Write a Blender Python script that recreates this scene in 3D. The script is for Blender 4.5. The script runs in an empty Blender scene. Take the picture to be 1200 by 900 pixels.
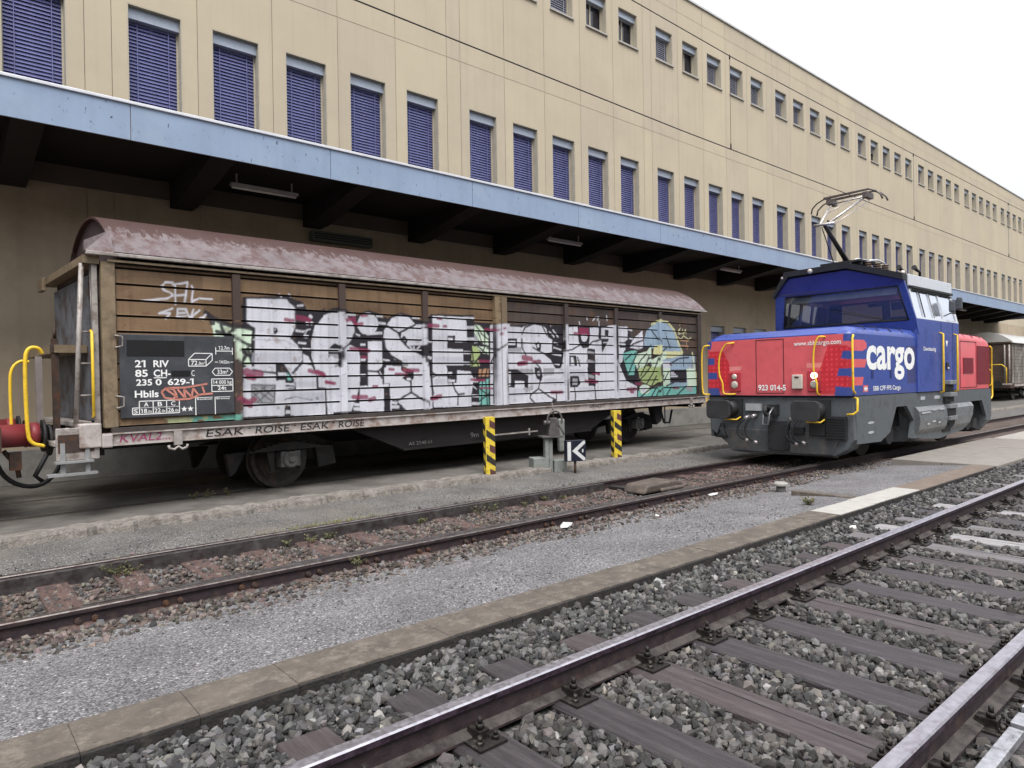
import bpy, bmesh, math, random
import numpy as np
from mathutils import Matrix, Vector
random.seed(7)
rng = np.random.default_rng(11)
R = math.radians
C = bpy.context.scene.collection
SC = bpy.context.scene

# ------------------------------------------------------------------ camera
cam_data = bpy.data.cameras.new('camera')
cam_data.sensor_fit = 'HORIZONTAL'; cam_data.sensor_width = 36.0
cam_data.lens = 802.4 / 1200 * 36.0
cam_data.clip_start = 0.05; cam_data.clip_end = 3000
cam = bpy.data.objects.new('camera', cam_data); C.objects.link(cam)
_y, _p, _r = R(49.303), R(-0.210), R(-0.915)
_f = Vector((math.cos(_y)*math.cos(_p), math.sin(_y)*math.cos(_p), math.sin(_p)))
_rt = Vector((math.sin(_y), -math.cos(_y), 0)); _up = _rt.cross(_f)
_r2 = _rt*math.cos(_r) + _up*math.sin(_r); _u2 = -_rt*math.sin(_r) + _up*math.cos(_r)
m = Matrix((( _r2.x, _u2.x, -_f.x, 0), (_r2.y, _u2.y, -_f.y, 0), (_r2.z, _u2.z, -_f.z, 1.647), (0, 0, 0, 1)))
cam.matrix_world = m
SC.camera = cam

# ------------------------------------------------------------------ light: bright overcast
SUN_EL, SUN_AZ = R(58), R(-122)          # direction TO the sun, azimuth in the XY plane
world = bpy.data.worlds.new('World'); SC.world = world; world.use_nodes = True
wn = world.node_tree; wn.nodes.clear()
wo = wn.nodes.new('ShaderNodeOutputWorld'); bg = wn.nodes.new('ShaderNodeBackground')
sky = wn.nodes.new('ShaderNodeTexSky'); sky.sky_type = 'NISHITA'; sky.sun_disc = False
sky.sun_elevation = SUN_EL; sky.sun_rotation = R(90) - SUN_AZ
sky.dust_density = 3.0; sky.air_density = 1.0
hs = wn.nodes.new('ShaderNodeHueSaturation'); hs.inputs['Saturation'].default_value = 0.22
cl = wn.nodes.new('ShaderNodeMix'); cl.data_type = 'RGBA'
cl.inputs[0].default_value = 0.85
# overcast cover: brighter overhead than near the horizon
tcw = wn.nodes.new('ShaderNodeTexCoord'); sxw = wn.nodes.new('ShaderNodeSeparateXYZ'); wn.links.new(tcw.outputs['Generated'], sxw.inputs[0])
grw = wn.nodes.new('ShaderNodeMapRange'); grw.inputs[1].default_value = 0; grw.inputs[2].default_value = 1; grw.inputs[3].default_value = .34; grw.inputs[4].default_value = 1.25
wn.links.new(sxw.outputs[2], grw.inputs[0])
scw = wn.nodes.new('ShaderNodeVectorMath'); scw.operation = 'SCALE'; scw.inputs[0].default_value = (13.2, 13.6, 14.6); wn.links.new(grw.outputs[0], scw.inputs['Scale'])
wn.links.new(scw.outputs[0], cl.inputs[7])
wn.links.new(sky.outputs[0], hs.inputs['Color']); wn.links.new(hs.outputs[0], cl.inputs[6])
wn.links.new(cl.outputs[2], bg.inputs['Color']); bg.inputs['Strength'].default_value = 0.062
wn.links.new(bg.outputs[0], wo.inputs['Surface'])
sun_d = bpy.data.lights.new('sun', 'SUN'); sun_d.energy = 1.5; sun_d.angle = R(34); sun_d.color = (1, .965, .92)
sun = bpy.data.objects.new('sun', sun_d); C.objects.link(sun)
_sd = Vector((math.cos(SUN_EL)*math.cos(SUN_AZ), math.cos(SUN_EL)*math.sin(SUN_AZ), math.sin(SUN_EL)))
sun.rotation_euler = _sd.to_track_quat('Z', 'Y').to_euler(); sun.location = (0, -20, 40)
SC.view_settings.view_transform = 'Standard'; SC.view_settings.look = 'None'
SC.view_settings.gamma = 1; SC.view_settings.use_curve_mapping = False
SC.view_settings.exposure = 1.28
SC.cycles.max_bounces = 6; SC.cycles.diffuse_bounces = 2; SC.cycles.glossy_bounces = 3
SC.cycles.use_denoising = True

# ------------------------------------------------------------------ materials
MATS = {}
def pm(name, col, rough=.6, metal=0., var=.2, scale=5., dirt=None, damt=.45, dscale=3., bump=.0, bscale=60., attr=False,
       spec=.4, stretch=None, streak=0., specks=None, emit=None):
    """procedural paint/metal/stone: base colour x noise, a second noise of dirt, optional vertical streaks and bump"""
    if name in MATS: return MATS[name]
    mt = bpy.data.materials.new(name); mt.use_nodes = True; MATS[name] = mt
    nt = mt.node_tree; n = nt.nodes; l = nt.links
    b = n['Principled BSDF']; b.inputs['Roughness'].default_value = rough; b.inputs['Metallic'].default_value = metal
    b.inputs['Specular IOR Level'].default_value = spec
    tc = n.new('ShaderNodeTexCoord'); vec = tc.outputs['Object']
    if stretch:
        mp = n.new('ShaderNodeMapping'); mp.inputs['Scale'].default_value = stretch; l.new(vec, mp.inputs['Vector']); svec = mp.outputs[0]
    else: svec = vec
    if attr:
        at = n.new('ShaderNodeAttribute'); at.attribute_name = 'Col'; basec = at.outputs['Color']
    else:
        rg = n.new('ShaderNodeRGB'); rg.outputs[0].default_value = (*col, 1); basec = rg.outputs[0]
    nz = n.new('ShaderNodeTexNoise'); nz.inputs['Scale'].default_value = scale; nz.inputs['Detail'].default_value = 6
    nz.inputs['Roughness'].default_value = .65; l.new(svec, nz.inputs['Vector'])
    mr = n.new('ShaderNodeMapRange'); mr.inputs[1].default_value = .3; mr.inputs[2].default_value = .7
    mr.inputs[3].default_value = 1 - var; mr.inputs[4].default_value = 1 + var; l.new(nz.outputs[0], mr.inputs[0])
    mul = n.new('ShaderNodeVectorMath'); mul.operation = 'SCALE'; l.new(basec, mul.inputs[0]); l.new(mr.outputs[0], mul.inputs['Scale'])
    out = mul.outputs[0]
    def mixin(fac, color, out):
        mx = n.new('ShaderNodeMix'); mx.data_type = 'RGBA'; l.new(fac, mx.inputs[0]); l.new(out, mx.inputs[6])
        mx.inputs[7].default_value = (*color, 1); return mx.outputs[2]
    if dirt:
        n2 = n.new('ShaderNodeTexNoise'); n2.inputs['Scale'].default_value = dscale; n2.inputs['Detail'].default_value = 9
        n2.inputs['Roughness'].default_value = .7; l.new(svec, n2.inputs['Vector'])
        m2 = n.new('ShaderNodeMapRange'); m2.inputs[1].default_value = .62 - damt*.3; m2.inputs[2].default_value = .72 - damt*.2
        m2.inputs[3].default_value = 0; m2.inputs[4].default_value = min(1, damt*1.6); l.new(n2.outputs[0], m2.inputs[0])
        out = mixin(m2.outputs[0], dirt, out)
    if streak:
        mp2 = n.new('ShaderNodeMapping'); mp2.inputs['Scale'].default_value = (2.2, 2.2, .07); l.new(vec, mp2.inputs['Vector'])
        n3 = n.new('ShaderNodeTexNoise'); n3.inputs['Scale'].default_value = 3; n3.inputs['Detail'].default_value = 7; l.new(mp2.outputs[0], n3.inputs['Vector'])
        m3 = n.new('ShaderNodeMapRange'); m3.inputs[1].default_value = .5; m3.inputs[2].default_value = .75; m3.inputs[3].default_value = 0; m3.inputs[4].default_value = streak
        l.new(n3.outputs[0], m3.inputs[0]); out = mixin(m3.outputs[0], tuple(c*.45 for c in col), out)
    if specks:
        mp3 = n.new('ShaderNodeMapping'); mp3.inputs['Scale'].default_value = (1, 1, .45); l.new(vec, mp3.inputs['Vector'])
        n4 = n.new('ShaderNodeTexNoise'); n4.inputs['Scale'].default_value = 17; n4.inputs['Detail'].default_value = 3; n4.inputs['Distortion'].default_value = .6; l.new(mp3.outputs[0], n4.inputs['Vector'])
        m4 = n.new('ShaderNodeMapRange'); m4.inputs[1].default_value = .655; m4.inputs[2].default_value = .75; l.new(n4.outputs[0], m4.inputs[0])
        out = mixin(m4.outputs[0], specks, out)
    l.new(out, b.inputs['Base Color'])
    rr = n.new('ShaderNodeMapRange'); rr.inputs[1].default_value = .3; rr.inputs[2].default_value = .7
    rr.inputs[3].default_value = max(.03, rough - .12); rr.inputs[4].default_value = min(1, rough + .12); l.new(nz.outputs[0], rr.inputs[0]); l.new(rr.outputs[0], b.inputs['Roughness'])
    if bump:
        n5 = n.new('ShaderNodeTexNoise'); n5.inputs['Scale'].default_value = bscale; n5.inputs['Detail'].default_value = 5; l.new(svec, n5.inputs['Vector'])
        bp = n.new('ShaderNodeBump'); bp.inputs['Strength'].default_value = bump; bp.inputs['Distance'].default_value = .02
        l.new(n5.outputs[0], bp.inputs['Height']); l.new(bp.outputs[0], b.inputs['Normal'])
    if emit: b.inputs['Emission Color'].default_value = (*emit[0], 1); b.inputs['Emission Strength'].default_value = emit[1]
    return mt

def gravel_mat(name, c0, c1, vscale, tint=(1, 1, 1), bump=1., patch=.25, dirt=None, light=.06):
    """gravel seen from afar: one colour per stone cell, dark gaps, cell bump"""
    if name in MATS: return MATS[name]
    mt = bpy.data.materials.new(name); mt.use_nodes = True; MATS[name] = mt
    nt = mt.node_tree; n = nt.nodes; l = nt.links; b = n['Principled BSDF']; b.inputs['Roughness'].default_value = .85
    b.inputs['Specular IOR Level'].default_value = .25
    tc = n.new('ShaderNodeTexCoord'); vec = tc.outputs['Object']
    v = n.new('ShaderNodeTexVoronoi'); v.inputs['Scale'].default_value = vscale; l.new(vec, v.inputs['Vector'])
    sep = n.new('ShaderNodeSeparateColor'); l.new(v.outputs['Color'], sep.inputs[0])
    cr = n.new('ShaderNodeValToRGB'); cr.color_ramp.elements[0].color = (*c0, 1); cr.color_ramp.elements[1].color = (*c1, 1)
    e = cr.color_ramp.elements.new(1 - light); e.color = (*[a*.8 + d*.2 for a, d in zip(c1, c0)], 1); cr.color_ramp.elements[-1].color = (*[min(.7, a*1.7) for a in c1], 1)
    l.new(sep.outputs[0], cr.inputs[0])
    gap = n.new('ShaderNodeMapRange'); gap.inputs[1].default_value = .45; gap.inputs[2].default_value = .85; gap.inputs[3].default_value = 1; gap.inputs[4].default_value = .45
    l.new(v.outputs['Distance'], gap.inputs[0])
    nz = n.new('ShaderNodeTexNoise'); nz.inputs['Scale'].default_value = 1.6; nz.inputs['Detail'].default_value = 7; l.new(vec, nz.inputs['Vector'])
    pr = n.new('ShaderNodeMapRange'); pr.inputs[1].default_value = .3; pr.inputs[2].default_value = .7; pr.inputs[3].default_value = 1 - patch; pr.inputs[4].default_value = 1 + patch
    l.new(nz.outputs[0], pr.inputs[0])
    mm = n.new('ShaderNodeMath'); mm.operation = 'MULTIPLY'; l.new(gap.outputs[0], mm.inputs[0]); l.new(pr.outputs[0], mm.inputs[1])
    sc = n.new('ShaderNodeVectorMath'); sc.operation = 'SCALE'; l.new(cr.outputs[0], sc.inputs[0]); l.new(mm.outputs[0], sc.inputs['Scale'])
    out = sc.outputs[0]
    if dirt:
        n2 = n.new('ShaderNodeTexNoise'); n2.inputs['Scale'].default_value = .9; n2.inputs['Detail'].default_value = 8; l.new(vec, n2.inputs['Vector'])
        m2 = n.new('ShaderNodeMapRange'); m2.inputs[1].default_value = .5; m2.inputs[2].default_value = .7; m2.inputs[4].default_value = .7; l.new(n2.outputs[0], m2.inputs[0])
        mx = n.new('ShaderNodeMix'); mx.data_type = 'RGBA'; l.new(m2.outputs[0], mx.inputs[0]); l.new(out, mx.inputs[6]); mx.inputs[7].default_value = (*dirt, 1); out = mx.outputs[2]
    l.new(out, b.inputs['Base Color'])
    bp = n.new('ShaderNodeBump'); bp.inputs['Strength'].default_value = bump; bp.inputs['Distance'].default_value = .6/vscale; bp.invert = True
    l.new(v.outputs['Distance'], bp.inputs['Height']); l.new(bp.outputs[0], b.inputs['Normal'])
    return mt

def glass_mat(name, col, rough, metal):
    return pm(name, col, rough=rough, metal=metal, var=.05, scale=2, spec=.8)

# ------------------------------------------------------------------ mesh builder
class MB:
    def __init__(s): s.v = []; s.f = []; s.m = []; s.s = []; s.c = []
    def add(s, verts, faces, m=0, smooth=False):
        o = len(s.v); s.v += [tuple(map(float, q)) for q in verts]
        for f in faces: s.f.append(tuple(o + i for i in f)); s.m.append(m); s.s.append(smooth)
        return s
    def box(s, x0, x1, y0, y1, z0, z1, m=0):
        return s.add([(x0, y0, z0), (x1, y0, z0), (x1, y1, z0), (x0, y1, z0), (x0, y0, z1), (x1, y0, z1), (x1, y1, z1), (x0, y1, z1)],
              [(0, 3, 2, 1), (4, 5, 6, 7), (0, 1, 5, 4), (1, 2, 6, 5), (2, 3, 7, 6), (3, 0, 4, 7)], m)
    def hexa(s, p, m=0):        # 8 corners: bottom loop, top loop
        return s.add(p, [(0, 3, 2, 1), (4, 5, 6, 7), (0, 1, 5, 4), (1, 2, 6, 5), (2, 3, 7, 6), (3, 0, 4, 7)], m)
    def prism(s, poly, ax, a, b, m=0, smooth=False):
        area = sum(p[0]*q[1] - q[0]*p[1] for p, q in zip(poly, poly[1:] + poly[:1]))
        if area < 0: poly = poly[::-1]
        n = len(poly)
        mk = {'x': lambda p, t: (t, p[0], p[1]), 'y': lambda p, t: (p[0], t, p[1]), 'z': lambda p, t: (p[0], p[1], t)}[ax]
        v = [mk(p, a) for p in poly] + [mk(p, b) for p in poly]
        f = [(i, (i+1) % n, n + (i+1) % n, n + i) for i in range(n)]
        caps = [tuple(range(n))[::-1], tuple(range(n, 2*n))]
        if ax == 'y': f = [q[::-1] for q in f]; caps = [q[::-1] for q in caps]
        if b < a: f = [q[::-1] for q in f]; caps = [q[::-1] for q in caps]
        s.add(v, f, m, smooth); o = len(s.v) - 2*n
        for c in caps: s.f.append(tuple(o + i for i in c)); s.m.append(m); s.s.append(False)
        return s
    def tube(s, pts, r, n=8, m=0, closed=False):
        P = [Vector(p) for p in pts]; k = len(P); rr = r if hasattr(r, '__len__') else [r]*k
        rings = []; up = None
        for i in range(k):
            a = P[i-1] if (i or closed) else P[i]; b = P[(i+1) % k] if (i < k-1 or closed) else P[i]
            d = (b - a).normalized() if (b - a).length > 1e-9 else Vector((0, 0, 1))
            if up is None: up = Vector((0, 0, 1)) if abs(d.z) < .9 else Vector((1, 0, 0))
            e1 = d.cross(up).normalized(); e2 = e1.cross(d).normalized(); up = e2
            rings.append([P[i] + (e1*math.cos(2*math.pi*j/n) + e2*math.sin(2*math.pi*j/n))*rr[i] for j in range(n)])
        v = [q for g in rings for q in g]; f = []
        for i in range(k if closed else k-1):
            A = i*n; B = ((i+1) % k)*n
            f += [(A + j, A + (j+1) % n, B + (j+1) % n, B + j) for j in range(n)]
        s.add(v, f, m, True)
        if not closed:
            o = len(s.v) - k*n
            s.f.append(tuple(o + j for j in range(n))[::-1]); s.m.append(m); s.s.append(False)
            s.f.append(tuple(o + (k-1)*n + j for j in range(n))); s.m.append(m); s.s.append(False)
        return s
    def cyl(s, p0, p1, r0, r1=None, n=16, m=0): return s.tube([p0, p1], [r0, r0 if r1 is None else r1], n, m)
    def lathe(s, prof, c, n=28, m=0, ax='y'):      # prof: (radius, offset along axis)
        v = []; k = len(prof)
        for j in range(n):
            t = 2*math.pi*j/n
            for r, o in prof:
                a, b = r*math.cos(t), r*math.sin(t)
                v.append((c[0]+a, c[1]+o, c[2]+b) if ax == 'y' else ((c[0]+o, c[1]+a, c[2]+b) if ax == 'x' else (c[0]+a, c[1]+b, c[2]+o)))
        f = [(j*k+i, j*k+i+1, ((j+1) % n)*k+i+1, ((j+1) % n)*k+i) for j in range(n) for i in range(k-1)]
        return s.add(v, f, m, False)
    def ball(s, c, r, m=0, n=8):
        rx, ry, rz = (r, r, r) if not hasattr(r, '__len__') else r
        v = [(c[0], c[1], c[2]-rz)]; f = []
        for i in range(1, n):
            a = -math.pi/2 + math.pi*i/n
            for j in range(2*n): b = math.pi*j/n; v.append((c[0]+rx*math.cos(a)*math.cos(b), c[1]+ry*math.cos(a)*math.sin(b), c[2]+rz*math.sin(a)))
        v.append((c[0], c[1], c[2]+rz)); N = 2*n
        for j in range(N): f.append((0, 1+(j+1) % N, 1+j)); f.append((len(v)-1, 1+(n-2)*N+j, 1+(n-2)*N+(j+1) % N))
        for i in range(n-2):
            for j in range(N): f.append((1+i*N+j, 1+i*N+(j+1) % N, 1+(i+1)*N+(j+1) % N, 1+(i+1)*N+j))
        return s.add(v, f, m, True)
    def build(s, name, mats, parent=None, bevel=0., seg=2):
        me = bpy.data.meshes.new(name); me.from_pydata(s.v, [], s.f)
        for q in (mats if isinstance(mats, (list, tuple)) else [mats]): me.materials.append(q)
        me.polygons.foreach_set('material_index', s.m); me.polygons.foreach_set('use_smooth', s.s); me.update()
        o = bpy.data.objects.new(name, me); C.objects.link(o)
        if parent is not None: o.parent = parent
        if bevel:
            b = o.modifiers.new('bevel', 'BEVEL'); b.width = bevel; b.segments = seg; b.limit_method = 'ANGLE'; b.angle_limit = R(40)
        return o

def tag(o, label, cat, group=None):
    o['label'] = label; o['category'] = cat
    if group: o['group'] = group
    return o
def thing(name, label, cat, loc=(0, 0, 0), rotz=0., group=None):
    o = bpy.data.objects.new(name, None); C.objects.link(o); o.location = loc; o.rotation_euler = (0, 0, rotz); o.empty_display_size = .3
    return tag(o, label, cat, group)
def structure(o): o['kind'] = 'structure'; return o
def grid_mesh(name, X, Y, Z, mats, parent=None, col=None, smooth=False):
    """mesh from 2-D coordinate arrays (rows, cols), optional per-vertex colour"""
    r, c = X.shape
    co = np.stack([X, Y, Z], -1).reshape(-1, 3).astype(np.float32)
    i = np.arange(r*c).reshape(r, c)
    q = np.stack([i[:-1, :-1], i[:-1, 1:], i[1:, 1:], i[1:, :-1]], -1).reshape(-1, 4)
    return np_mesh(name, co, q, mats, parent, None if col is None else col.reshape(-1, 3), smooth)
def np_mesh(name, co, q, mats, parent=None, col=None, smooth=False):
    me = bpy.data.meshes.new(name); k = q.shape[1]
    me.vertices.add(len(co)); me.vertices.foreach_set('co', np.ascontiguousarray(co, np.float32).ravel())
    me.loops.add(q.size); me.loops.foreach_set('vertex_index', np.ascontiguousarray(q, np.int32).ravel())
    me.polygons.add(len(q)); me.polygons.foreach_set('loop_start', np.arange(0, q.size, k, dtype=np.int32))
    me.update(calc_edges=True)
    me.polygons.foreach_set('use_smooth', np.full(len(q), smooth))
    if col is not None:
        a = me.color_attributes.new('Col', 'FLOAT_COLOR', 'POINT')
        a.data.foreach_set('color', np.concatenate([col, np.ones((len(col), 1))], 1).astype(np.float32).ravel())
    for t in (mats if isinstance(mats, (list, tuple)) else [mats]): me.materials.append(t)
    o = bpy.data.objects.new(name, me); C.objects.link(o)
    if parent is not None: o.parent = parent
    return o
def vnoise(u, v, seed=0, octv=4):
    """value noise on arrays"""
    out = 0; amp = 1; tot = 0
    for k in range(octv):
        g = np.random.default_rng(seed*17 + k).random((64, 64))
        a = np.mod(u*2**k, 63); b = np.mod(v*2**k, 63); i = a.astype(int); j = b.astype(int); fa = a - i; fb = b - j
        fa = fa*fa*(3-2*fa); fb = fb*fb*(3-2*fb)
        out = out + amp*((g[i, j]*(1-fa) + g[(i+1) % 64, j]*fa)*(1-fb) + (g[i, (j+1) % 64]*(1-fa) + g[(i+1) % 64, (j+1) % 64]*fa)*fb); tot += amp; amp *= .5
    return out/tot
def chaikin(pts, it=2):
    P = [Vector(p) for p in pts]
    for _ in range(it): P = [P[0]] + [q for a, b in zip(P, P[1:]) for q in (a.lerp(b, .25), a.lerp(b, .75))] + [P[-1]]
    return P
def text_mesh(txt, bold, shear):
    cu = bpy.data.curves.new('lettering', 'FONT'); cu.body = txt; cu.offset = bold; cu.resolution_u = 3; cu.shear = shear
    ob = bpy.data.objects.new('lettering', cu); C.objects.link(ob)
    me = bpy.data.meshes.new_from_object(ob.evaluated_get(bpy.context.evaluated_depsgraph_get()))
    v = [tuple(q.co) for q in me.vertices]; f = [tuple(p.vertices) for p in me.polygons]
    bpy.data.objects.remove(ob); bpy.data.curves.remove(cu); bpy.data.meshes.remove(me); return v, f
def lettering(mb, txt, h, x0, z0, place, width=None, bold=0.0, m=0, shear=0.):
    """flat glyph meshes of one text, cap height h, lower left at (x0, z0); place maps (x, z) to a 3-D point"""
    v, f = text_mesh(txt, bold, shear)
    for k_, ch in enumerate(txt):       # give the digit 1 its flag
        if ch == '1' and not shear:
            pv = text_mesh(txt[:k_+1], bold, 0)[0]; xr = max(q[0] for q in pv); o_ = len(v); w1 = .115 + bold*2
            v += [(xr - w1, .7 + bold, 0), (xr - w1, .585, 0), (xr - w1 - .15, .50, 0), (xr - w1 - .15, .60 + bold, 0)]; f.append((o_, o_+3, o_+2, o_+1))
    if not v: return
    xs = min(q[0] for q in v); w = max(q[0] for q in v) - xs; k = h/.7; kx = k if width is None else width/w
    mb.add([place(x0 + (q[0]-xs)*kx, z0 + q[1]*k) for q in v], f, m)

# palette
rustdark = pm('rust_dark', (.05, .035, .03), .75, .2, .4, 12, (.11, .045, .02), .5, 8, .2)
steel_dark = pm('steel_dark', (.022, .021, .021), .65, .3, .35, 9, (.06, .045, .035), .35, 5, .15)
black_rubber = pm('black_rubber', (.012, .012, .013), .55)
yellow = pm('yellow_paint', (.72, .47, .03), .45, 0, .12, 8, (.3, .17, .04), .25, 10)
white_paint = pm('white_paint', (.78, .78, .77), .5, 0, .08, 10)
# ================================================================== SETTING: ground
def strip(name, prof, x0, x1, mat, nx=40, wob=0., seed=1):
    """a sheet along the tracks from a (Y, z) profile"""
    xs = np.concatenate([np.linspace(x0, min(x1, 20), nx), np.linspace(min(x1, 20), x1, 8)[1:]]) if x1 > 20 else np.linspace(x0, x1, nx)
    P = np.array(prof, float)
    Y = np.repeat(P[:, 0][:, None], len(xs), 1); Z = np.repeat(P[:, 1][:, None], len(xs), 1); X = np.repeat(xs[None], len(P), 0)
    if wob:
        W = (vnoise(X*1.7 + 9, Y*3 + 5, seed) - .5)*2
        Y[0] += W[0]*wob; Y[-1] += W[-1]*wob; Z = Z + (vnoise(X*2 + 3, Y*4, seed+3) - .5)*.03
    return structure(grid_mesh(name, X, Y, Z, mat, smooth=True))

asphalt = gravel_mat('yard_ground', (.08, .076, .072), (.17, .155, .145), 70, patch=.3)
structure(MB().add([(-600, -600, -.24), (1200, -600, -.24), (1200, 600, -.24), (-600, 600, -.24)], [(0, 1, 2, 3)]).build('ground', asphalt))
m_ball = gravel_mat('ballast_grey', (.03, .029, .028), (.14, .138, .133), 26, patch=.15)
strip('track_bed', [(-3.5, -.2), (-.9, -.06), (-.6, -.035), (3.46, -.035), (3.52, -.05)], -25, 160, m_ball, 60)
m_path = gravel_mat('fine_gravel', (.08, .077, .078), (.29, .279, .284), 78, patch=.2, light=.03)
strip('gravel_path', [(3.86, .035), (4.3, .01), (4.8, -.03), (5.28, -.07), (5.6, -.09)], -25, 160, m_path, 90, .06)
m_brown = gravel_mat('ballast_brown', (.045, .031, .026), (.17, .128, .108), 34, patch=.25, dirt=(.095, .066, .053))
strip('siding_bed', [(5.02, -.115), (5.3, -.088), (5.75, -.105), (5.95, -.135), (6.8, -.13), (7.4, -.14), (7.62, -.125), (7.85, -.08), (8.2, -.075)], -25, 160, m_brown, 90, .08, 4)
m_path2 = gravel_mat('dusty_gravel', (.075, .07, .066), (.215, .203, .19), 90, patch=.22, dirt=(.15, .13, .11))
strip('gravel_verge', [(7.72, -.09), (7.95, -.06), (8.6, -.045), (9.2, -.04)], -25, 160, m_path2, 90, .12, 8)
pave = pm('yard_paving', (.118, .108, .096), .85, 0, .25, 1.6, (.05, .043, .038), .5, .7, .35, 45)
strip('pavement', [(9.3, .03), (10, .03), (12, .03), (14.25, .03)], -25, 160, pave, 60)
# rough concrete edge of the paving, broken outline
kx = np.arange(-12, 60, .06)
edge_top = 9.12 + (vnoise(kx*6, kx*0 + 2, 21, 5) - .5)*.26; back = 9.42 + (vnoise(kx*2, kx*0 + 7, 22, 4) - .5)*.2
zt = .058 + (vnoise(kx*9, kx*0+3, 23, 5) - .5)*.06
edge_c = pm('rough_concrete', (.2, .18, .16), .9, 0, .3, 14, (.1, .085, .07), .5, 6, .9, 40)
structure(grid_mesh('kerb_edge', np.stack([kx]*5), np.stack([edge_top - .05, edge_top - .02, edge_top, back, back + .03]), np.stack([zt*0 - .09, zt - .03, zt, zt - .006, zt*0 + .0]), edge_c))
# kerb between the gravel path and the main track: separate stones with joints
kerb_brown = pm('kerb_concrete', (.095, .079, .065), .9, 0, .3, 5, (.18, .155, .128), .42, 11, .6, 60); kerb_face = pm('kerb_face_dark', (.022, .019, .018), .85, 0, .4, 8, (.07, .06, .05), .3, 14, .4)  # kerb_face: darker colour for the side towards the track
kerb_white = pm('kerb_white', (.34, .325, .3), .8, 0, .12, 8, (.3, .27, .22), .3, 6, .3)
mb = MB(); x = -9.0; i = 0
while x < 150:
    L = .5 if x < 30 else 6
    white = 8.1 < x + L/2 < 10.3
    dz = random.uniform(-.003, .003); dy = random.uniform(-.005, .005)
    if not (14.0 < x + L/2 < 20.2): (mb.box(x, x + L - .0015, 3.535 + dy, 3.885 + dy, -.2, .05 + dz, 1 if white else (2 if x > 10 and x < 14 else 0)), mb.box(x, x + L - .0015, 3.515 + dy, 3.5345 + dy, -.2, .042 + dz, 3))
    x += L
kerb_or = pm('kerb_ochre', (.15, .115, .09), .9, 0, .25, 6, (.1, .084, .068), .4, 7, .4)
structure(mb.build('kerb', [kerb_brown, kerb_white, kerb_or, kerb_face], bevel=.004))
cross = pm('crossing_slabs', (.2, .182, .16), .85, 0, .16, 3, (.2, .17, .14), .35, 5, .3)
mb = MB()
for k in range(5):
    for a, b in ((3.5, 4.35), (4.36, 5.2)): mb.box(14.0 + 1.22*k, 15.2 + 1.22*k, a, b, -.2, .055 + random.uniform(0, .006))
structure(mb.build('crossing_slab', cross, bevel=.01))
structure(MB().box(9.28, 9.42, 3.95, 4.78, -.15, .045).box(9.42, 9.44, 3.95, 4.7, -.15, .04).build('drain_edge', kerb_brown, bevel=.01))
slabm = pm('concrete_slab', (.3, .28, .25), .85, 0, .18, 4, (.17, .15, .12), .4, 6, .3)
structure(MB().box(20.6, 34, 4.4, 5.25, -.2, .012).build('path_slab', slabm, bevel=.01))

# unseen rise added behind the camera to block low sky light
hx = np.linspace(-160, 200, 46); hy = np.array([-26, -30, -36, -44, -60, -90.]); HX, HY = np.meshgrid(hx, hy)
hz = np.array([-.3, 3.5, 8, 11, 14, 15])[:, None]*1.6*(.75 + .5*vnoise(HX*.03 + 5, HY*.03 + 4, 77, 4))
structure(grid_mesh('sky_block_hills', HX, HY, hz, pm('sky_block_green', (.03, .038, .02), .95, 0, .5, .4, (.06, .055, .03), .4, .2, 1., 2), smooth=True))

# ------------------------------------------------------------------ loose stones (nobody could count them)
phi = (1 + 5**.5)/2
ICO = np.array([(-1, phi, 0), (1, phi, 0), (-1, -phi, 0), (1, -phi, 0), (0, -1, phi), (0, 1, phi), (0, -1, -phi), (0, 1, -phi), (phi, 0, -1), (phi, 0, 1), (-phi, 0, -1), (-phi, 0, 1)])/1.902
ICF = np.array([(0, 11, 5), (0, 5, 1), (0, 1, 7), (0, 7, 10), (0, 10, 11), (1, 5, 9), (5, 11, 4), (11, 10, 2), (10, 7, 6), (7, 1, 8), (3, 9, 4), (3, 4, 2), (3, 2, 6), (3, 6, 8), (3, 8, 9), (4, 9, 5), (2, 4, 11), (6, 2, 10), (8, 6, 7), (9, 8, 1)])
def stones(name, pos, size, colf, mat, seed):
    g = np.random.default_rng(seed); n = len(pos)
    V = ICO[None]*(1 + g.uniform(-.34, .28, (n, 12, 1)))*g.uniform(.62, 1.25, (n, 1, 3))
    q = g.normal(size=(n, 4)); q /= np.linalg.norm(q, axis=1, keepdims=True); w, x, y, z = q.T
    M = np.stack([1-2*(y*y+z*z), 2*(x*y-z*w), 2*(x*z+y*w), 2*(x*y+z*w), 1-2*(x*x+z*z), 2*(y*z-x*w), 2*(x*z-y*w), 2*(y*z+x*w), 1-2*(x*x+y*y)], -1).reshape(n, 3, 3)
    V = np.einsum('nij,nkj->nki', M, V)*size[:, None, None] + pos[:, None, :]
    F = (ICF[None] + 12*np.arange(n)[:, None, None]).reshape(-1, 3)
    col = np.repeat(colf(g, n), 12, 0)
    o = np_mesh(name, V.reshape(-1, 3), F, mat, None, col); o['kind'] = 'stuff'; return o
def scatter(g, x0, x1, y0, y1, dens):
    n = int((x1-x0)*(y1-y0)*dens); return np.stack([g.uniform(x0, x1, n), g.uniform(y0, y1, n)], 1)
stone_m = pm('stone', (1, 1, 1), .8, 0, .22, 30, attr=True, spec=.35, bump=.25, bscale=150)
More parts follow.
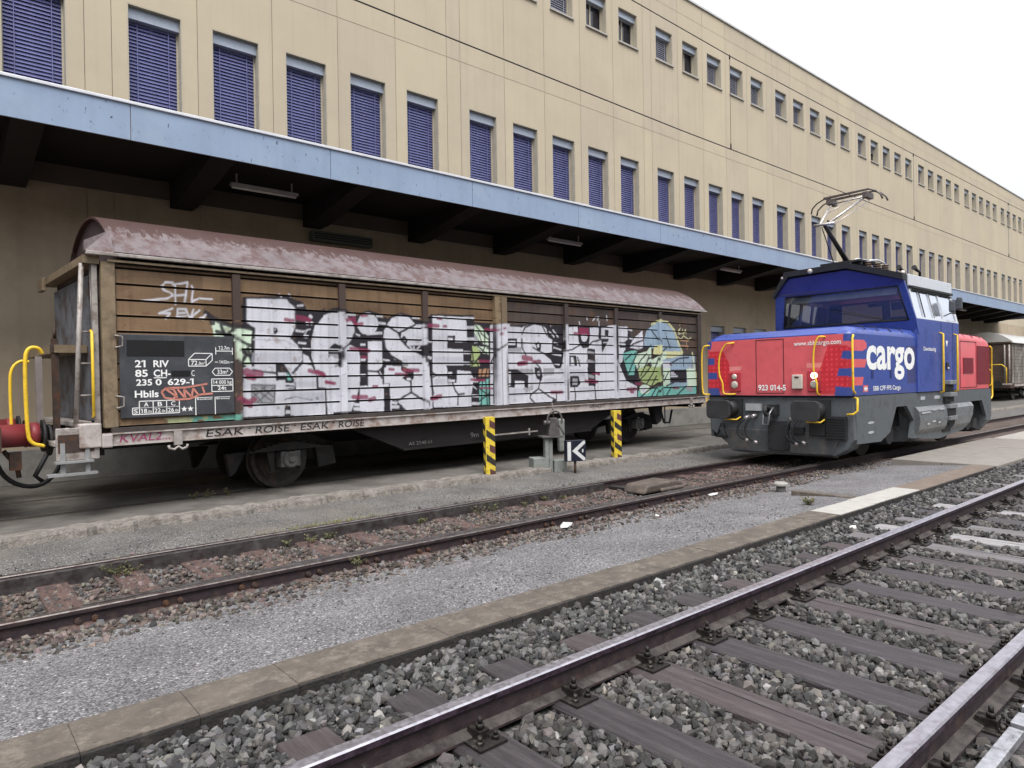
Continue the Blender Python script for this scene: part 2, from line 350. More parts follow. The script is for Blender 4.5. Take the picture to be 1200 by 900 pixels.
def grey_cols(g, n):
    b = (.022 + .112*g.random(n)**1.6)*np.where(g.random(n) < .05, 2.1, 1)
    t = g.normal(0, .02, (n, 3)) + np.array([1.025, 1.0, .985]); warm = (g.random(n) < .3)[:, None]*np.array([.055, .008, -.06])
    rusty = np.exp(-np.minimum(abs(P[:, 1] - 2.585), abs(P[:, 1] - 1.06))/.16)*.35 + .08*((P[:, 1] > 1.06) & (P[:, 1] < 2.58))     # brake dust beside the rails
    return np.clip(b[:, None]*(t + warm)*(1 - rusty[:, None]*np.array([.12, .38, .52])), .012, .6)
def brown_cols(g, n):
    b = .03 + .125*g.random(n)**1.4; t = np.array([1.16, .94, .82])[None]*g.normal(1, .05, (n, 3)); gr = (g.random(n) < .2)[:, None]
    return np.clip(b[:, None]*np.where(gr, np.array([1, .97, .95]), t), .02, .5)
SLEEP_X = [3.0 + .6*k for k in range(-6, 46)]
g = np.random.default_rng(3)
P = np.concatenate([scatter(g, .2, 7, .1, 3.5, 1550), scatter(g, 7, 14, .1, 3.5, 950), scatter(g, 14, 30, -.2, 3.5, 330)])
on = np.zeros(len(P), bool)
for sx in SLEEP_X: on |= (P[:, 0] > sx - .012) & (P[:, 0] < sx + .272) & (P[:, 1] > .5) & (P[:, 1] < 3.14)
for ry in (1.06, 2.585): on |= np.abs(P[:, 1] - ry) < .092
P = P[~on]; far = P[:, 0] > 14
sz = np.where(far, g.uniform(.028, .044, len(P)), g.uniform(.013, .034, len(P)))
heap = np.clip((3.5 - P[:, 1])/.35, 0, 1)*np.where(P[:, 1] > 2.9, 1, 1)
between = ((P[:, 1] > 1.1) & (P[:, 1] < 2.55))
z = -.03 + g.uniform(-.012, .03, len(P)) - .03*between*0 + .004*heap
stones('ballast_stones', np.column_stack([P, z]), sz, grey_cols, stone_m, 5)
P = np.concatenate([scatter(g, -1.2, 6, 5.15, 8.0, 620), scatter(g, 6, 14.5, 5.15, 8.0, 430)])
keep = np.ones(len(P), bool)
for ry in (6.015, 7.515, 6.125, 7.395): keep &= np.abs(P[:, 1] - ry) > .07
edge = 5.22 + .12*np.sin(P[:, 0]*1.7) + .07*np.sin(P[:, 0]*5.3 + 1); keep &= (P[:, 1] > edge)
keep &= (g.random(len(P)) < np.where(P[:, 1] > 7.55, np.clip((8.0 - P[:, 1])/.6, 0, 1)*.6, 1))
keep &= (g.random(len(P)) < np.where((P[:, 1] > 6.1) & (P[:, 1] < 7.4), .8, 1))
P = P[keep]; z = np.interp(P[:, 1], [5.02, 5.3, 5.75, 5.95, 6.8, 7.4, 7.62, 7.85], [-.11, -.088, -.105, -.135, -.13, -.14, -.125, -.08]) + g.uniform(-.008, .02, len(P))
stones('brown_ballast_stones', np.column_stack([P, z]), g.uniform(.011, .03, len(P)), brown_cols, stone_m, 6)
P = np.concatenate([scatter(g, -.5, 9, 4.0, 5.25, 160), scatter(g, -.5, 12, 7.75, 9.05, 120)])
zz = np.where(P[:, 1] < 6, np.interp(P[:, 1], [3.86, 4.3, 4.8, 5.28], [.035, .01, -.03, -.07]), -.05)
stones('scattered_grit', np.column_stack([P, zz + .002]), g.uniform(.004, .011, len(P)), lambda g, n: np.clip(g.uniform(.06, .26, n)[:, None]*np.array([1, .97, .97]), 0, .6), stone_m, 7)

# ================================================================== TRACKS
rail_web = pm('rail_rust', (.034, .023, .026), .65, .1, .35, 14, (.085, .055, .042), .35, 9, .2); rail_foot = pm('rail_foot_dust', (.062, .053, .048), .85, 0, .35, 14, (.022, .017, .016), .6, 9, .2)
rail_head = pm('rail_head', (.45, .43, .46), .42, 1., .14, 30, (.2, .15, .18), .3, 12)
rail_dull = pm('rail_dull', (.17, .15, .14), .42, .8, .25, 20, (.07, .045, .04), .5, 8)
rail_side = pm('rail_head_side', (.075, .05, .072), .42, .5, .4, 22, (.022, .014, .018), .55, 16)
def rail_profile(b):     # half-profile list (y, z) of a flat-bottom rail, height .16
    return [(-.07, 0), (.07, 0), (.07, .012), (.012, .032), (.010, .115), (.034, .125), (.035, .152), (.028, .16), (-.028, .16), (-.035, .152), (-.034, .125), (-.010, .115), (-.012, .032), (-.07, .012)]
def rail(name, y, z, x0, x1, label, head, side, cat='rail', group=None, web=None):
    p = rail_profile(0); n = len(p); mb = MB(); ks = [x0, x1]
    v = [(xx, y + a, z + b) for xx in ks for a, b in p]
    mi = {i: 0 for i in range(n)}; mi[7] = 1; mi[6] = 1; mi[8] = 1; mi[5] = 2; mi[9] = 2; mi[2] = 3; mi[12] = 3; mi[1] = 3
    for i in range(n): mb.add([v[i], v[(i+1) % n], v[n + (i+1) % n], v[n + i]], [(3, 2, 1, 0)], mi[i])
    mb.add(v[:n], [tuple(range(n))]); mb.add(v[n:], [tuple(range(n))[::-1]])
    o = mb.build(name, [web or rail_web, head, side, rail_foot if z > -.1 else rail_web]); return tag(o, label, cat, group)
rail('rail', 2.585, .003, -8, 160, 'purple brown rail with a bright worn top, crossing the middle of the foreground ballast', rail_head, rail_side)
rail('rail', 1.06, .003, -4, 160, 'shiny worn rail nearest the camera, cut off by the lower right corner', rail_head, rail_side)
ra = rail('rail', 6.015, -.157, -20, 160, 'dull dark near rail of the rusty siding beside the fine gravel path', rail_dull, rail_web)
rb = rail('rail', 7.515, -.157, -20, 160, 'dull far rail of the siding, on the side of the freight wagon', rail_dull, rail_web)
# switch blades
def blade(y, z, x0, x1, taper0, taper1, label):
    mb = MB(); a = .03
    for xa, xb, ya, yb in ((x0, x0 + taper0, .004, a), (x0 + taper0, x1 - taper1, a, a), (x1 - taper1, x1, a, .006)):
        if xb - xa < 1e-3: continue
        mb.hexa([(xa, y - ya, z), (xb, y - yb, z), (xb, y + yb, z), (xa, y + ya, z), (xa, y - ya, z + .138), (xb, y - yb, z + .138), (xb, y + yb, z + .138), (xa, y + ya, z + .138)])
    for xx in np.arange(x0 + .4, x1 - .3, .6): mb.box(xx, xx + .16, y - .07, y + .05, z - .02, z + .004)
    return tag(mb.build('switch_blade', pm('blade_steel', (.11, .1, .1), .38, .6, .3, 12, (.045, .033, .03), .5, 8), bevel=.004), label, 'switch blade')
blade(6.125, -.142, .9, 13.5, .6, .5, 'dark switch blade lying along the near siding rail on its inner side')
blade(7.395, -.142, -6, 8.3, .2, .35, 'dark switch blade lying along the far siding rail, ending at the brown hump cover')
# fishplate and bolts are parts of the siding rails
fp = MB().box(2.25, 2.72, 7.452, 7.472, -.125, -.035)
for xx in (2.31, 2.43, 2.55, 2.66): fp.cyl((xx, 7.455, -.08), (xx, 7.43, -.08), .016, n=6)
fp.build('fishplate', steel_dark, rb)
for xx in list(np.arange(.25, 12.2, .6)):
    for d in (0, .11):
        MB().cyl((xx + d, 6.006, -.085), (xx + d, 5.965, -.085), .024, n=8).cyl((xx + d, 5.965, -.085), (xx + d, 5.945, -.085), .013, n=6).build('bolt', rustdark, ra)
# sleepers of the main track
wood = {}
def wood_mat(name, c, d):
    return pm(name, c, .52, 0, .3, 3.2, d, .45, 2.2, .55, 14, stretch=(9, .8, 9), spec=.45)
W1 = wood_mat('sleeper_dark', (.033, .027, .029), (.066, .057, .059)); W2 = wood_mat('sleeper_brown', (.05, .038, .039), (.09, .076, .077))
W3 = wood_mat('sleeper_grey_sheen', (.105, .096, .097), (.2, .188, .19)); W4 = wood_mat('sleeper_pale_sheen', (.26, .25, .25), (.14, .125, .125))  # weathered wood with the wet sky reflection put into these paler colours
bolt_m = pm('bolt_steel', (.03, .026, .024), .5, .6, .35, 30, (.2, .18, .15), .3, 25)
def fastening_mesh():
    mb = MB(); mb.box(.0, .16, -.19, .19, .0, .012)
    for s in (-1, 1):
        for dx in (.035, .125):
            mb.cyl((dx, s*.145, .012), (dx, s*.145, .03), .019, n=6); mb.cyl((dx, s*.145, .03), (dx, s*.145, .05), .011, n=8)
        mb.box(.05, .11, s*.075 - .045, s*.075 + .045, .012, .05); mb.cyl((.08, s*.088, .05), (.08, s*.088, .075), .02, n=6); mb.cyl((.08, s*.088, .075), (.08, s*.088, .105), .012, n=8)
    return mb
fast0 = fastening_mesh().build('rail_fastening', bolt_m); fast_me = fast0.data; bpy.data.objects.remove(fast0)
def sleeper(x, k, matl, label, group):
    mb = MB(); L0, L1 = .5 + random.uniform(-.03, .03), 3.12 + random.uniform(-.03, .02)
    ys = [L0, L0 + .5, 1.3, 1.8, 2.3, 2.8, L1]; prof = []
    w = .26; n = len(ys)
    V = []
    for y in ys:
        j = lambda s: random.uniform(-s, s)
        V += [(0 + j(.004), y, -.16), (w + j(.004), y, -.16), (w + j(.006), y, -.012 + j(.003)), (w - .012, y, 0 + j(.003)), (.012, y, 0 + j(.003)), (0 + j(.006), y, -.012 + j(.003))]
    for i in range(n-1):
        for q in range(6): mb.add([V[i*6+q], V[i*6+(q+1) % 6], V[(i+1)*6+(q+1) % 6], V[(i+1)*6+q]], [(0, 1, 2, 3)] if False else [(3, 2, 1, 0)])
    mb.add(V[:6], [tuple(range(6))]); mb.add(V[-6:], [tuple(range(6))[::-1]])
    if matl is W4 or matl is W3 or k % 3 == 0:      # long drying crack: a thin groove strip
        c = .08 + random.random()*.1; y0 = 1.2 + random.random()*.4
        mb.hexa([(c, y0, -.001), (c + .006, y0, -.001), (c + .03, y0 + 1.0, -.001), (c + .026, y0 + 1.0, -.001), (c, y0, .0012), (c + .006, y0, .0012), (c + .03, y0 + 1.0, .0012), (c + .026, y0 + 1.0, .0012)], 1)
    o = mb.build('sleeper', [matl, black_rubber]); o.location = (x, 0, .003); o.rotation_euler = (0, 0, random.uniform(-.006, .006))
    tag(o, label, 'sleeper', group)
    if x < 15:
        for ry in (1.06, 2.585):
            f = bpy.data.objects.new('rail_fastening', fast_me); C.objects.link(f); f.parent = o; f.location = (.05, ry, 0)
    return o
for k, x in enumerate(SLEEP_X):
    if x < .5: continue
    if k in (14, 17): mt, lb, gp = W4, 'pale grey wooden sleeper with painted wet sheen among darker ones between the main track rails', 'pale sheen sleepers'
    elif k >= 12 and k % 2: mt, lb, gp = W3, 'greyish weathered wooden sleeper with painted wet sheen, further along the main track', 'greyish sleepers'
    else: mt, lb, gp = (W1 if k % 3 else W2), 'dark brown wooden sleeper bedded in the grey ballast of the main track', 'dark sleepers'
    sleeper(x, k, mt, lb, gp)
# rusty sleepers of the siding, nearly buried
rustwood = pm('sleeper_rusty', (.075, .046, .04), .85, 0, .4, 6, (.13, .08, .066), .5, 5, .5, 30, stretch=(6, 1, 6))
for k in range(24):
    x = .12 + .6*k
    o = MB().box(0, .25, 5.52, 8.0, -.22, -.117 + random.uniform(-.006, .008)).build('sleeper', rustwood, bevel=.012)
    o.location = (x + random.uniform(-.02, .02), 0, 0); tag(o, 'rusty red brown sleeper almost buried in the stones of the siding', 'sleeper', 'rusty siding sleepers')
# cable duct along the nearest rail
mb = MB(); mb.box(2.2, 3.72, .84, .9, .005, .045).box(3.76, 3.9, .835, .905, .0, .05); mb.box(3.95, 9, .845, .895, .01, .045)
for xx in np.arange(3.97, 9, .1): mb.box(xx, xx + .03, .83, .91, .012, .052)
tag(mb.build('cable_duct', pm('duct_metal', (.4, .4, .42), .4, .7, .25, 20, (.06, .05, .05), .45, 9), bevel=.004), 'narrow grey metal duct lying beside the rail nearest the camera', 'cable duct')
# hump cover of the point rods
mb = MB().prism([(8.2, -.09), (8.28, .035), (8.95, .055), (9.12, .02), (9.22, -.09)], 'y', 6.52, 6.95)
mb.box(8.55, 9.15, 6.46, 6.52, -.09, -.03)
hc = tag(mb.build('point_cover', pm('cover_brown', (.085, .068, .058), .6, .2, .3, 7, (.17, .13, .1), .4, 8), bevel=.03), 'brown hump shaped metal cover lying between the siding rails', 'point cover')
MB().box(8.45, 8.6, 6.95, 7.45, -.12, -.08).build('point_rod', steel_dark, hc); MB().box(8.66, 8.74, 6.06, 6.46, -.12, -.07).build('point_rod', steel_dark, hc)
# small things lying about
mk = thing('marker_post', 'short grey post with a pale round cap standing in the gravel before the locomotive', 'marker post', (9.66, 5.13, -.1))
MB().cyl((0, 0, 0), (0, 0, .13), .07, .065, 14).build('post', pm('post_dark', (.1, .095, .09), .8, 0, .3), mk)
MB().lathe([(0, .19), (.085, .185), (.105, .165), (.105, .14), (.07, .125)], (0, 0, 0), 18, ax='z').build('cap', pm('cap_pale', (.27, .26, .24), .7, 0, .15), mk)
def crumple(name, loc, r, label, seed, m):
    g = np.random.default_rng(seed); mb = MB()
    v = ICO*np.array(r)*(1 + g.uniform(-.45, .5, (12, 1))); mb.add(v, [tuple(f) for f in ICF]); o = mb.build(name, m); o.location = loc
    sb = o.modifiers.new('s', 'SUBSURF'); sb.subdivision_type = 'SIMPLE'; sb.levels = sb.render_levels = 2
    return tag(o, label, 'litter')
paper_m = pm('paper', (.5, .5, .48), .8, 0, .12)
crumple('paper_scrap', (5.73, 5.72, -.06), (.11, .08, .03), 'large crumpled white paper scrap on the brown stones by the near siding rail', 2, paper_m)
crumple('paper_scrap', (6.9, 5.3, -.05), (.04, .03, .02), 'tiny white scrap at the border of brown stones and gravel path', 3, paper_m)
crumple('paper_scrap', (8.8, 5.72, -.06), (.09, .05, .018), 'flat white scrap beside the near siding rail, close to the locomotive', 5, paper_m)
crumple('pale_stone', (7.6, 3.22, .0), (.05, .045, .04), 'pale round stone lying on the grey ballast by the kerb', 4, pm('pale_stone', (.6, .58, .54), .8))
# weeds
leaf_m = pm('weed_leaf', (.085, .088, .035), .7, 0, .3, 20, (.16, .11, .055), .5, 8)
def weed(x, y, z, h, n, label, group, seed):
    g = random.Random(seed); mb = MB()
    for i in range(n):
        a = g.uniform(0, 6.28); t = g.uniform(.2, .9); L = h*g.uniform(.6, 1.1); d = Vector((math.cos(a)*t, math.sin(a)*t, 1)).normalized()
        p = Vector((g.uniform(-.03, .03), g.uniform(-.03, .03), 0)); q = p + d*L*.5; e = p + d*L + Vector((math.cos(a), math.sin(a), -.3))*L*.25
        mb.tube([p, q, e], [.0025, .002, .001], 4)
        for c in range(6):
            s = p.lerp(e, g.uniform(.35, 1)); b = Vector((g.uniform(-1, 1), g.uniform(-1, 1), g.uniform(-.2, .6))).normalized()*.03; w = b.cross(Vector((g.uniform(-1, 1), g.uniform(-1, 1), 1))).normalized()*.009
            mb.add([s, s + b*.5 + w, s + b, s + b*.5 - w], [(0, 1, 2, 3)])
    o = mb.build('weed', leaf_m); o.location = (x, y, z); return tag(o, label, 'weed', group)
gw = 'weeds between the siding rails'
for i, (x, y, h) in enumerate([(1.35, 7.3, .2), (1.5, 7.35, .16), (1.42, 7.2, .13), (3.25, 7.25, .14), (3.5, 7.3, .1), (4.7, 7.28, .1), (5.6, 7.25, .14), (5.9, 7.3, .12), (6.4, 7.2, .1), (6.9, 7.3, .12), (7.2, 7.25, .08), (3.0, 7.3, .1)]):
    weed(x, y, -.125, h, 9, 'small straggly weed growing among the stones inside the far siding rail', gw, 40 + i)
weed(3.1, 5.88, -.08, .12, 8, 'small weed at the outer foot of the near siding rail', None, 71)
weed(8.5, 4.15, .02, .1, 26, 'low green tuft on the gravel path near the white kerb', None, 72)
for i, (x, y) in enumerate([(3.1, 10.4), (3.4, 10.42), (2.9, 10.44)]): weed(x, y, .03, .13, 7, 'thin dry weed on the paving in front of the wagon wheel', 'weeds by the wagon wheel', 80 + i)
g = np.random.default_rng(14); mb = MB()
for i in range(700):
    x = g.normal(3.75, .42); y = 7.72 + abs(g.normal(0, .1)); h = g.uniform(.02, .07); a = g.uniform(0, 6.28)
    mb.add([(x - .004*math.cos(a), y - .004*math.sin(a), -.08), (x + .004*math.cos(a), y + .004*math.sin(a), -.08), (x + g.normal(0, .02), y + g.normal(0, .02), -.07 + h)], [(0, 1, 2)])
o = mb.build('moss_grass', pm('moss', (.2, .19, .06), .9, 0, .3, 9)); o['kind'] = 'stuff'
# ================================================================== WAREHOUSE
YF = 14.2; X0B, X1B = -22.0, 118.0; ZT = 15.0
beige = pm('facade_panel', (.46, .395, .292), .85, 0, .06, .5, (.41, .355, .27), .4, .35, .12, 90, streak=.12)
joint_m = pm('facade_joint', (.32, .275, .205), .9, 0, .15)
reveal_m = pm('window_reveal', (.4, .36, .28), .7, 0, .1, 3)
box_m = pm('blind_box_metal', (.36, .4, .47), .4, .2, .08, 3, (.2, .2, .22), .25, 5)
blind_m = pm('blind_slats', (.165, .17, .36), .35, .1, .12, 2.5, (.1, .1, .24), .3, 1.5)
blindg_m = pm('blind_slats_grey', (.36, .365, .43), .4, .2, .12, 2.5)
glass_m = pm('window_glass', (.012, .012, .02), .06, 0, .1, spec=.6)
sill_m = pm('window_sill', (.36, .34, .31), .6, .1, .1)
beige_low = pm('lower_wall_shaded', (.4, .325, .235), .85, 0, .1, .6, (.29, .235, .17), .4, .5, .12, 90, streak=.2)  # browner lower wall, also darkened in colour to deepen the canopy shade
beige2 = pm('facade_panel_2', (.445, .384, .29), .85, 0, .06, .5, (.4, .345, .265), .4, .35, .12, 90, streak=.16)
beige3 = pm('facade_panel_3', (.475, .408, .298), .85, 0, .06, .5, (.42, .36, .272), .4, .35, .12, 90, streak=.1)
b_root = thing('warehouse', 'long beige concrete warehouse with two rows of blue blinds and a blue grey canopy', 'building', (0, YF, 0))
WX = []
for gidx in range(-3, 15):
    for k in range(5): WX.append((2.96 + 7.92*gidx + 1.505*k, gidx, k))
WX = [w for w in WX if X0B + 1 < w[0] < X1B - 2]
WW = .945
LOW = [w for w in WX if (w[1] == 2 and w[2] >= 2) or w[1] == 3]
rows = [(2.3, 3.6, LOW), (6.4, 8.78, WX), (12.4, 13.52, WX)]
# facade panels with open joints: cells cut by joints and by the window openings
vj = []
for gidx in range(-4, 15):
    for dx in (2.27, 2.70, 4.19, 5.69, 7.19, 8.69): vj.append(dx + 7.92*gidx)
vj = sorted(j for j in vj if X0B < j < X1B); hj = [5.2, 9.92, ZT - .6]
JW = .005
def cells(lo, hi, cuts):
    e = [lo] + [c for j in cuts for c in (j - JW, j + JW)] + [hi]; return [(e[i], e[i+1]) for i in range(0, len(e), 2)]
wr = random.Random(9); mb = MB()
for (xa, xb) in cells(X0B, X1B, vj):
    for (za, zb) in cells(-.2, ZT, hj):
        holes = [(wx, wx + WW, z0, z1) for z0, z1, ws in rows for wx, _, _ in ws if wx > xa - .01 and wx + WW < xb + .01 and z0 > za - .01 and z1 < zb + .01]
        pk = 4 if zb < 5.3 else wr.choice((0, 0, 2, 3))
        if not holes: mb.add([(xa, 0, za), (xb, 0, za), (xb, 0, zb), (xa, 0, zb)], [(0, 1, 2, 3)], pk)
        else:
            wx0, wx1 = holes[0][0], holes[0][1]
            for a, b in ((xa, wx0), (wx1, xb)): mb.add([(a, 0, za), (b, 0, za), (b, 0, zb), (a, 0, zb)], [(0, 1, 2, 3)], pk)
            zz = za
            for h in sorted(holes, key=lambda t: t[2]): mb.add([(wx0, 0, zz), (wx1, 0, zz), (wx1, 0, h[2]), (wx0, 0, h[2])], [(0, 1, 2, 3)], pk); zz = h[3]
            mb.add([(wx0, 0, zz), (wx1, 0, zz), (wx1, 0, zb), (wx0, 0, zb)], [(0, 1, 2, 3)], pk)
for j in vj: mb.add([(j - .03, .02, -.2), (j + .03, .02, -.2), (j + .03, .02, ZT), (j - .03, .02, ZT)], [(0, 1, 2, 3)], 1)
for j in hj:
    mb.add([(X0B, .022, j - .03), (X1B, .022, j - .03), (X1B, .022, j + .03), (X0B, .022, j + .03)], [(0, 1, 2, 3)], 1)
mb.box(X0B, X1B, .42, 26, -.2, ZT - .02, 1)
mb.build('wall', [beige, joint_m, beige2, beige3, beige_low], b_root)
MB().box(X0B - .05, X1B + .05, -.05, .5, ZT, ZT + .07).build('parapet_cap', pm('cap_metal', (.5, .5, .5), .5, .3, .1), b_root)
MB().box(X0B, X1B, -.06, .0, .03, .62).build('plinth', pm('plinth_concrete', (.25, .24, .22), .9, 0, .2, 2, (.12, .11, .1), .4, 1.5, .2, 30), b_root, bevel=.01)
def reveal(w, z0, z1, d=.3, t=.02):
    mb = MB(); h = z1 - z0
    mb.box(0, t, .001, d, 0, h).box(w - t, w, .001, d, 0, h).box(t, w - t, .001, d, 0, t).box(t, w - t, .001, d, h - t, h)
    mb.box(t, t + .03, d - .1, d - .04, t, h - t).box(w - t - .03, w - t, d - .1, d - .04, t, h - t)     # guide rails
    return mb
def slats(w, z0, z1, pitch=.067):
    mb = MB(); z = z1 - pitch
    while z > z0:
        mb.add([(.05, .205, z), (w - .05, .205, z), (w - .05, .227, z + .016), (.05, .227, z + .016), (w - .05, .236, z + .0655), (.05, .236, z + .0655)], [(0, 1, 2, 3), (3, 2, 4, 5)]); z -= pitch
    for xx in (.2, w - .2): mb.box(xx, xx + .012, .19, .2, z0, z1)
    return mb
def mesh_of(mb, name, mats, bevel=0):
    o = mb.build(name, mats); me = o.data; bpy.data.objects.remove(o); return me
KIND = {}
for nm, (z0, z1) in dict(low=(2.3, 3.6), mid=(6.4, 8.78), up=(12.4, 13.52)).items():
    h = z1 - z0
    KIND[nm] = (mesh_of(reveal(WW, z0, z1), 'window', reveal_m),
                mesh_of(MB().box(.02, WW - .02, .1, .27, h - .23, h - .02), 'blind_box', box_m),
                mesh_of(slats(WW, .02, h - .23), 'blind', blind_m),
                mesh_of(MB().box(-.02, WW + .02, -.05, .1, -.03, .022), 'sill', sill_m),
                mesh_of(MB().box(.02, WW - .02, .28, .29, .02, h - .02).box(WW/2 - .03, WW/2 + .03, .262, .279, .02, h - .02, 1), 'pane', [glass_m, reveal_m]),
                mesh_of(slats(WW, h*.45, h - .23), 'blind', blindg_m), mesh_of(slats(WW, .02, h - .23), 'blind', blindg_m))
def link(name, me, parent, loc=(0, 0, 0)):
    o = bpy.data.objects.new(name, me); C.objects.link(o); o.parent = parent; o.location = loc; return o
rw = random.Random(5)
dark_up = {(1, 3), (1, 4), (2, 1)}
nwin = 0
for nm, ws, z0 in (('mid', WX, 6.4), ('up', WX, 12.4), ('low', LOW, 2.3)):
    for wx, gi, k in ws:
        if wx > 80 or (nm == 'mid' and wx < .5) or (nm == 'up' and wx < 12): 
            if wx > 80 or wx < -.5: pass
        rv, bx, bl, sl, pn, half, grey = KIND[nm]
        w = link('window', rv, b_root, (wx, 0, z0)); nwin += 1
        link('pane', pn, w)
        link('blind_box', bx, w)
        if nm == 'up':
            link('sill', sl, w)
            if (gi, k) in dark_up: pass
            elif gi >= 3 and rw.random() < .2: link('blind', half, w)
            else: link('blind', grey, w)
        else: link('blind', bl, w)
# ---- canopy
YC = 11.55 - YF
fascia_m = pm('canopy_fascia', (.245, .315, .435), .5, .05, .07, 1.2, (.3, .38, .46), .3, .8, specks=(.035, .045, .06), streak=.12)
trim_m = pm('canopy_trim', (.62, .63, .66), .4, .3, .08)
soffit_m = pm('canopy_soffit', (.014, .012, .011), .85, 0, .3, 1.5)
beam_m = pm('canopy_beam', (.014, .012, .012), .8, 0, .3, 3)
XC0, XC1 = -21.0, 57.4
mb = MB(); e = [XC0] + [2.43 + 3.24*k for k in range(-7, 17)] + [XC1]
for a, b in zip(e, e[1:]): mb.box(a + .006, b - .006, YC, YC + .02, 5.38, 5.915)
mb.box(XC0, XC1, YC + .021, YC + .05, 5.385, 5.91, 1)
mb.box(XC1 - .05, XC1 + .0, YC + .06, -.01, 5.385, 5.9, 0)
mb.build('canopy_fascia', [fascia_m, joint_m], b_root)
MB().box(XC0, XC1, YC - .03, YC + .12, 5.917, 5.965).build('canopy_trim', trim_m, b_root, bevel=.008)
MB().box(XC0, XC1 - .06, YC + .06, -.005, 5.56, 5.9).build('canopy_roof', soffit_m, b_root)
MB().box(XC0, XC1 - .06, -.03, -.003, 5.215, 5.555).build('canopy_shade_band', pm('shade_band_brown', (.1, .078, .06), .85, 0, .2, 2), b_root)  # dark band added on the wall, painting the shade under the canopy
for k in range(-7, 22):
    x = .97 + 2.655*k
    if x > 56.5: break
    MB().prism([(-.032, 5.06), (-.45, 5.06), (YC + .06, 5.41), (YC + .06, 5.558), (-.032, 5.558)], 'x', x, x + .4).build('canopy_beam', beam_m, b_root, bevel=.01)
lampm = pm('lamp_tube', (.75, .75, .72), .4, 0, .05); lampb = pm('lamp_body', (.35, .34, .33), .5, 0, .1)
for k in range(6):
    x = 4.32 + 8.02*k
    lb = ['first unlit strip lamp under the dark canopy, above the left end of the wagon roof', 'second unlit strip lamp under the canopy, above the right half of the wagon roof', 'third unlit strip lamp under the canopy, between the wagon and the locomotive cab', 'strip lamp under the canopy behind the locomotive cab', 'strip lamp under the canopy beyond the locomotive', 'farthest strip lamp under the canopy near its end'][k]
    t = thing('strip_lamp', lb, 'lamp', (x, 12.85, 5.3), group='strip lamps under the canopy')
    MB().box(0, 1.28, -.06, .06, .02, .08).box(.1, .13, -.01, .01, .08, .262).box(1.15, 1.18, -.01, .01, .08, .262).build('housing', lampb, t, bevel=.01)
    MB().cyl((.03, 0, 0), (1.25, 0, 0), .022, n=10).build('tube', lampm, t)
wb = thing('wall_unit', 'grey green oblong metal unit on the wall above the wagon roof', 'wall unit', (6.42, YF - .02, 4.77))
MB().box(0, 1.46, -.2, 0, 0, .22).build('housing', pm('unit_metal', (.1, .11, .1), .6, .1, .2), wb, bevel=.02)
MB().box(.04, 1.42, -.212, -.202, .05, .07).box(.04, 1.42, -.212, -.202, .1, .12).box(.04, 1.42, -.212, -.202, .15, .17).build('grille', soffit_m, wb)

# ---- overhead line
ol = thing('overhead_line', 'overhead line with droppers between two wires above the siding', 'overhead line', (0, 6.8, 0))
wire = pm('wire', (.035, .03, .03), .6, .4, .2)
MB().tube([(-40, 0, 5.9), (3.6, 0, 5.87), (9.7, 0, 5.8), (16.1, 0, 5.79), (30.8, 0, 5.72), (150, 0, 5.7)], .0085, 6).build('contact_wire', wire, ol)
MB().tube([(-40, 0, 7.9), (2.2, 0, 7.62), (8.4, 0, 7.54), (11.2, 0, 7.49), (20, 0, 7.52), (29, 0, 7.6), (40, 0, 7.75), (150, 0, 8)], .008, 6).build('messenger_wire', wire, ol)
for x, zt, zb in ((2.3, 7.62, 5.88), (11.18, 7.49, 5.8), (20.05, 7.52, 5.77), (28.9, 7.6, 5.74)):
    MB().cyl((x, 0, zb), (x, 0, zt), .004, n=5).cyl((x, 0, zb), (x, 0, zb + .1), .014, n=6).cyl((x, 0, zt - .06), (x, 0, zt + .02), .014, n=6).build('dropper', wire, ol)
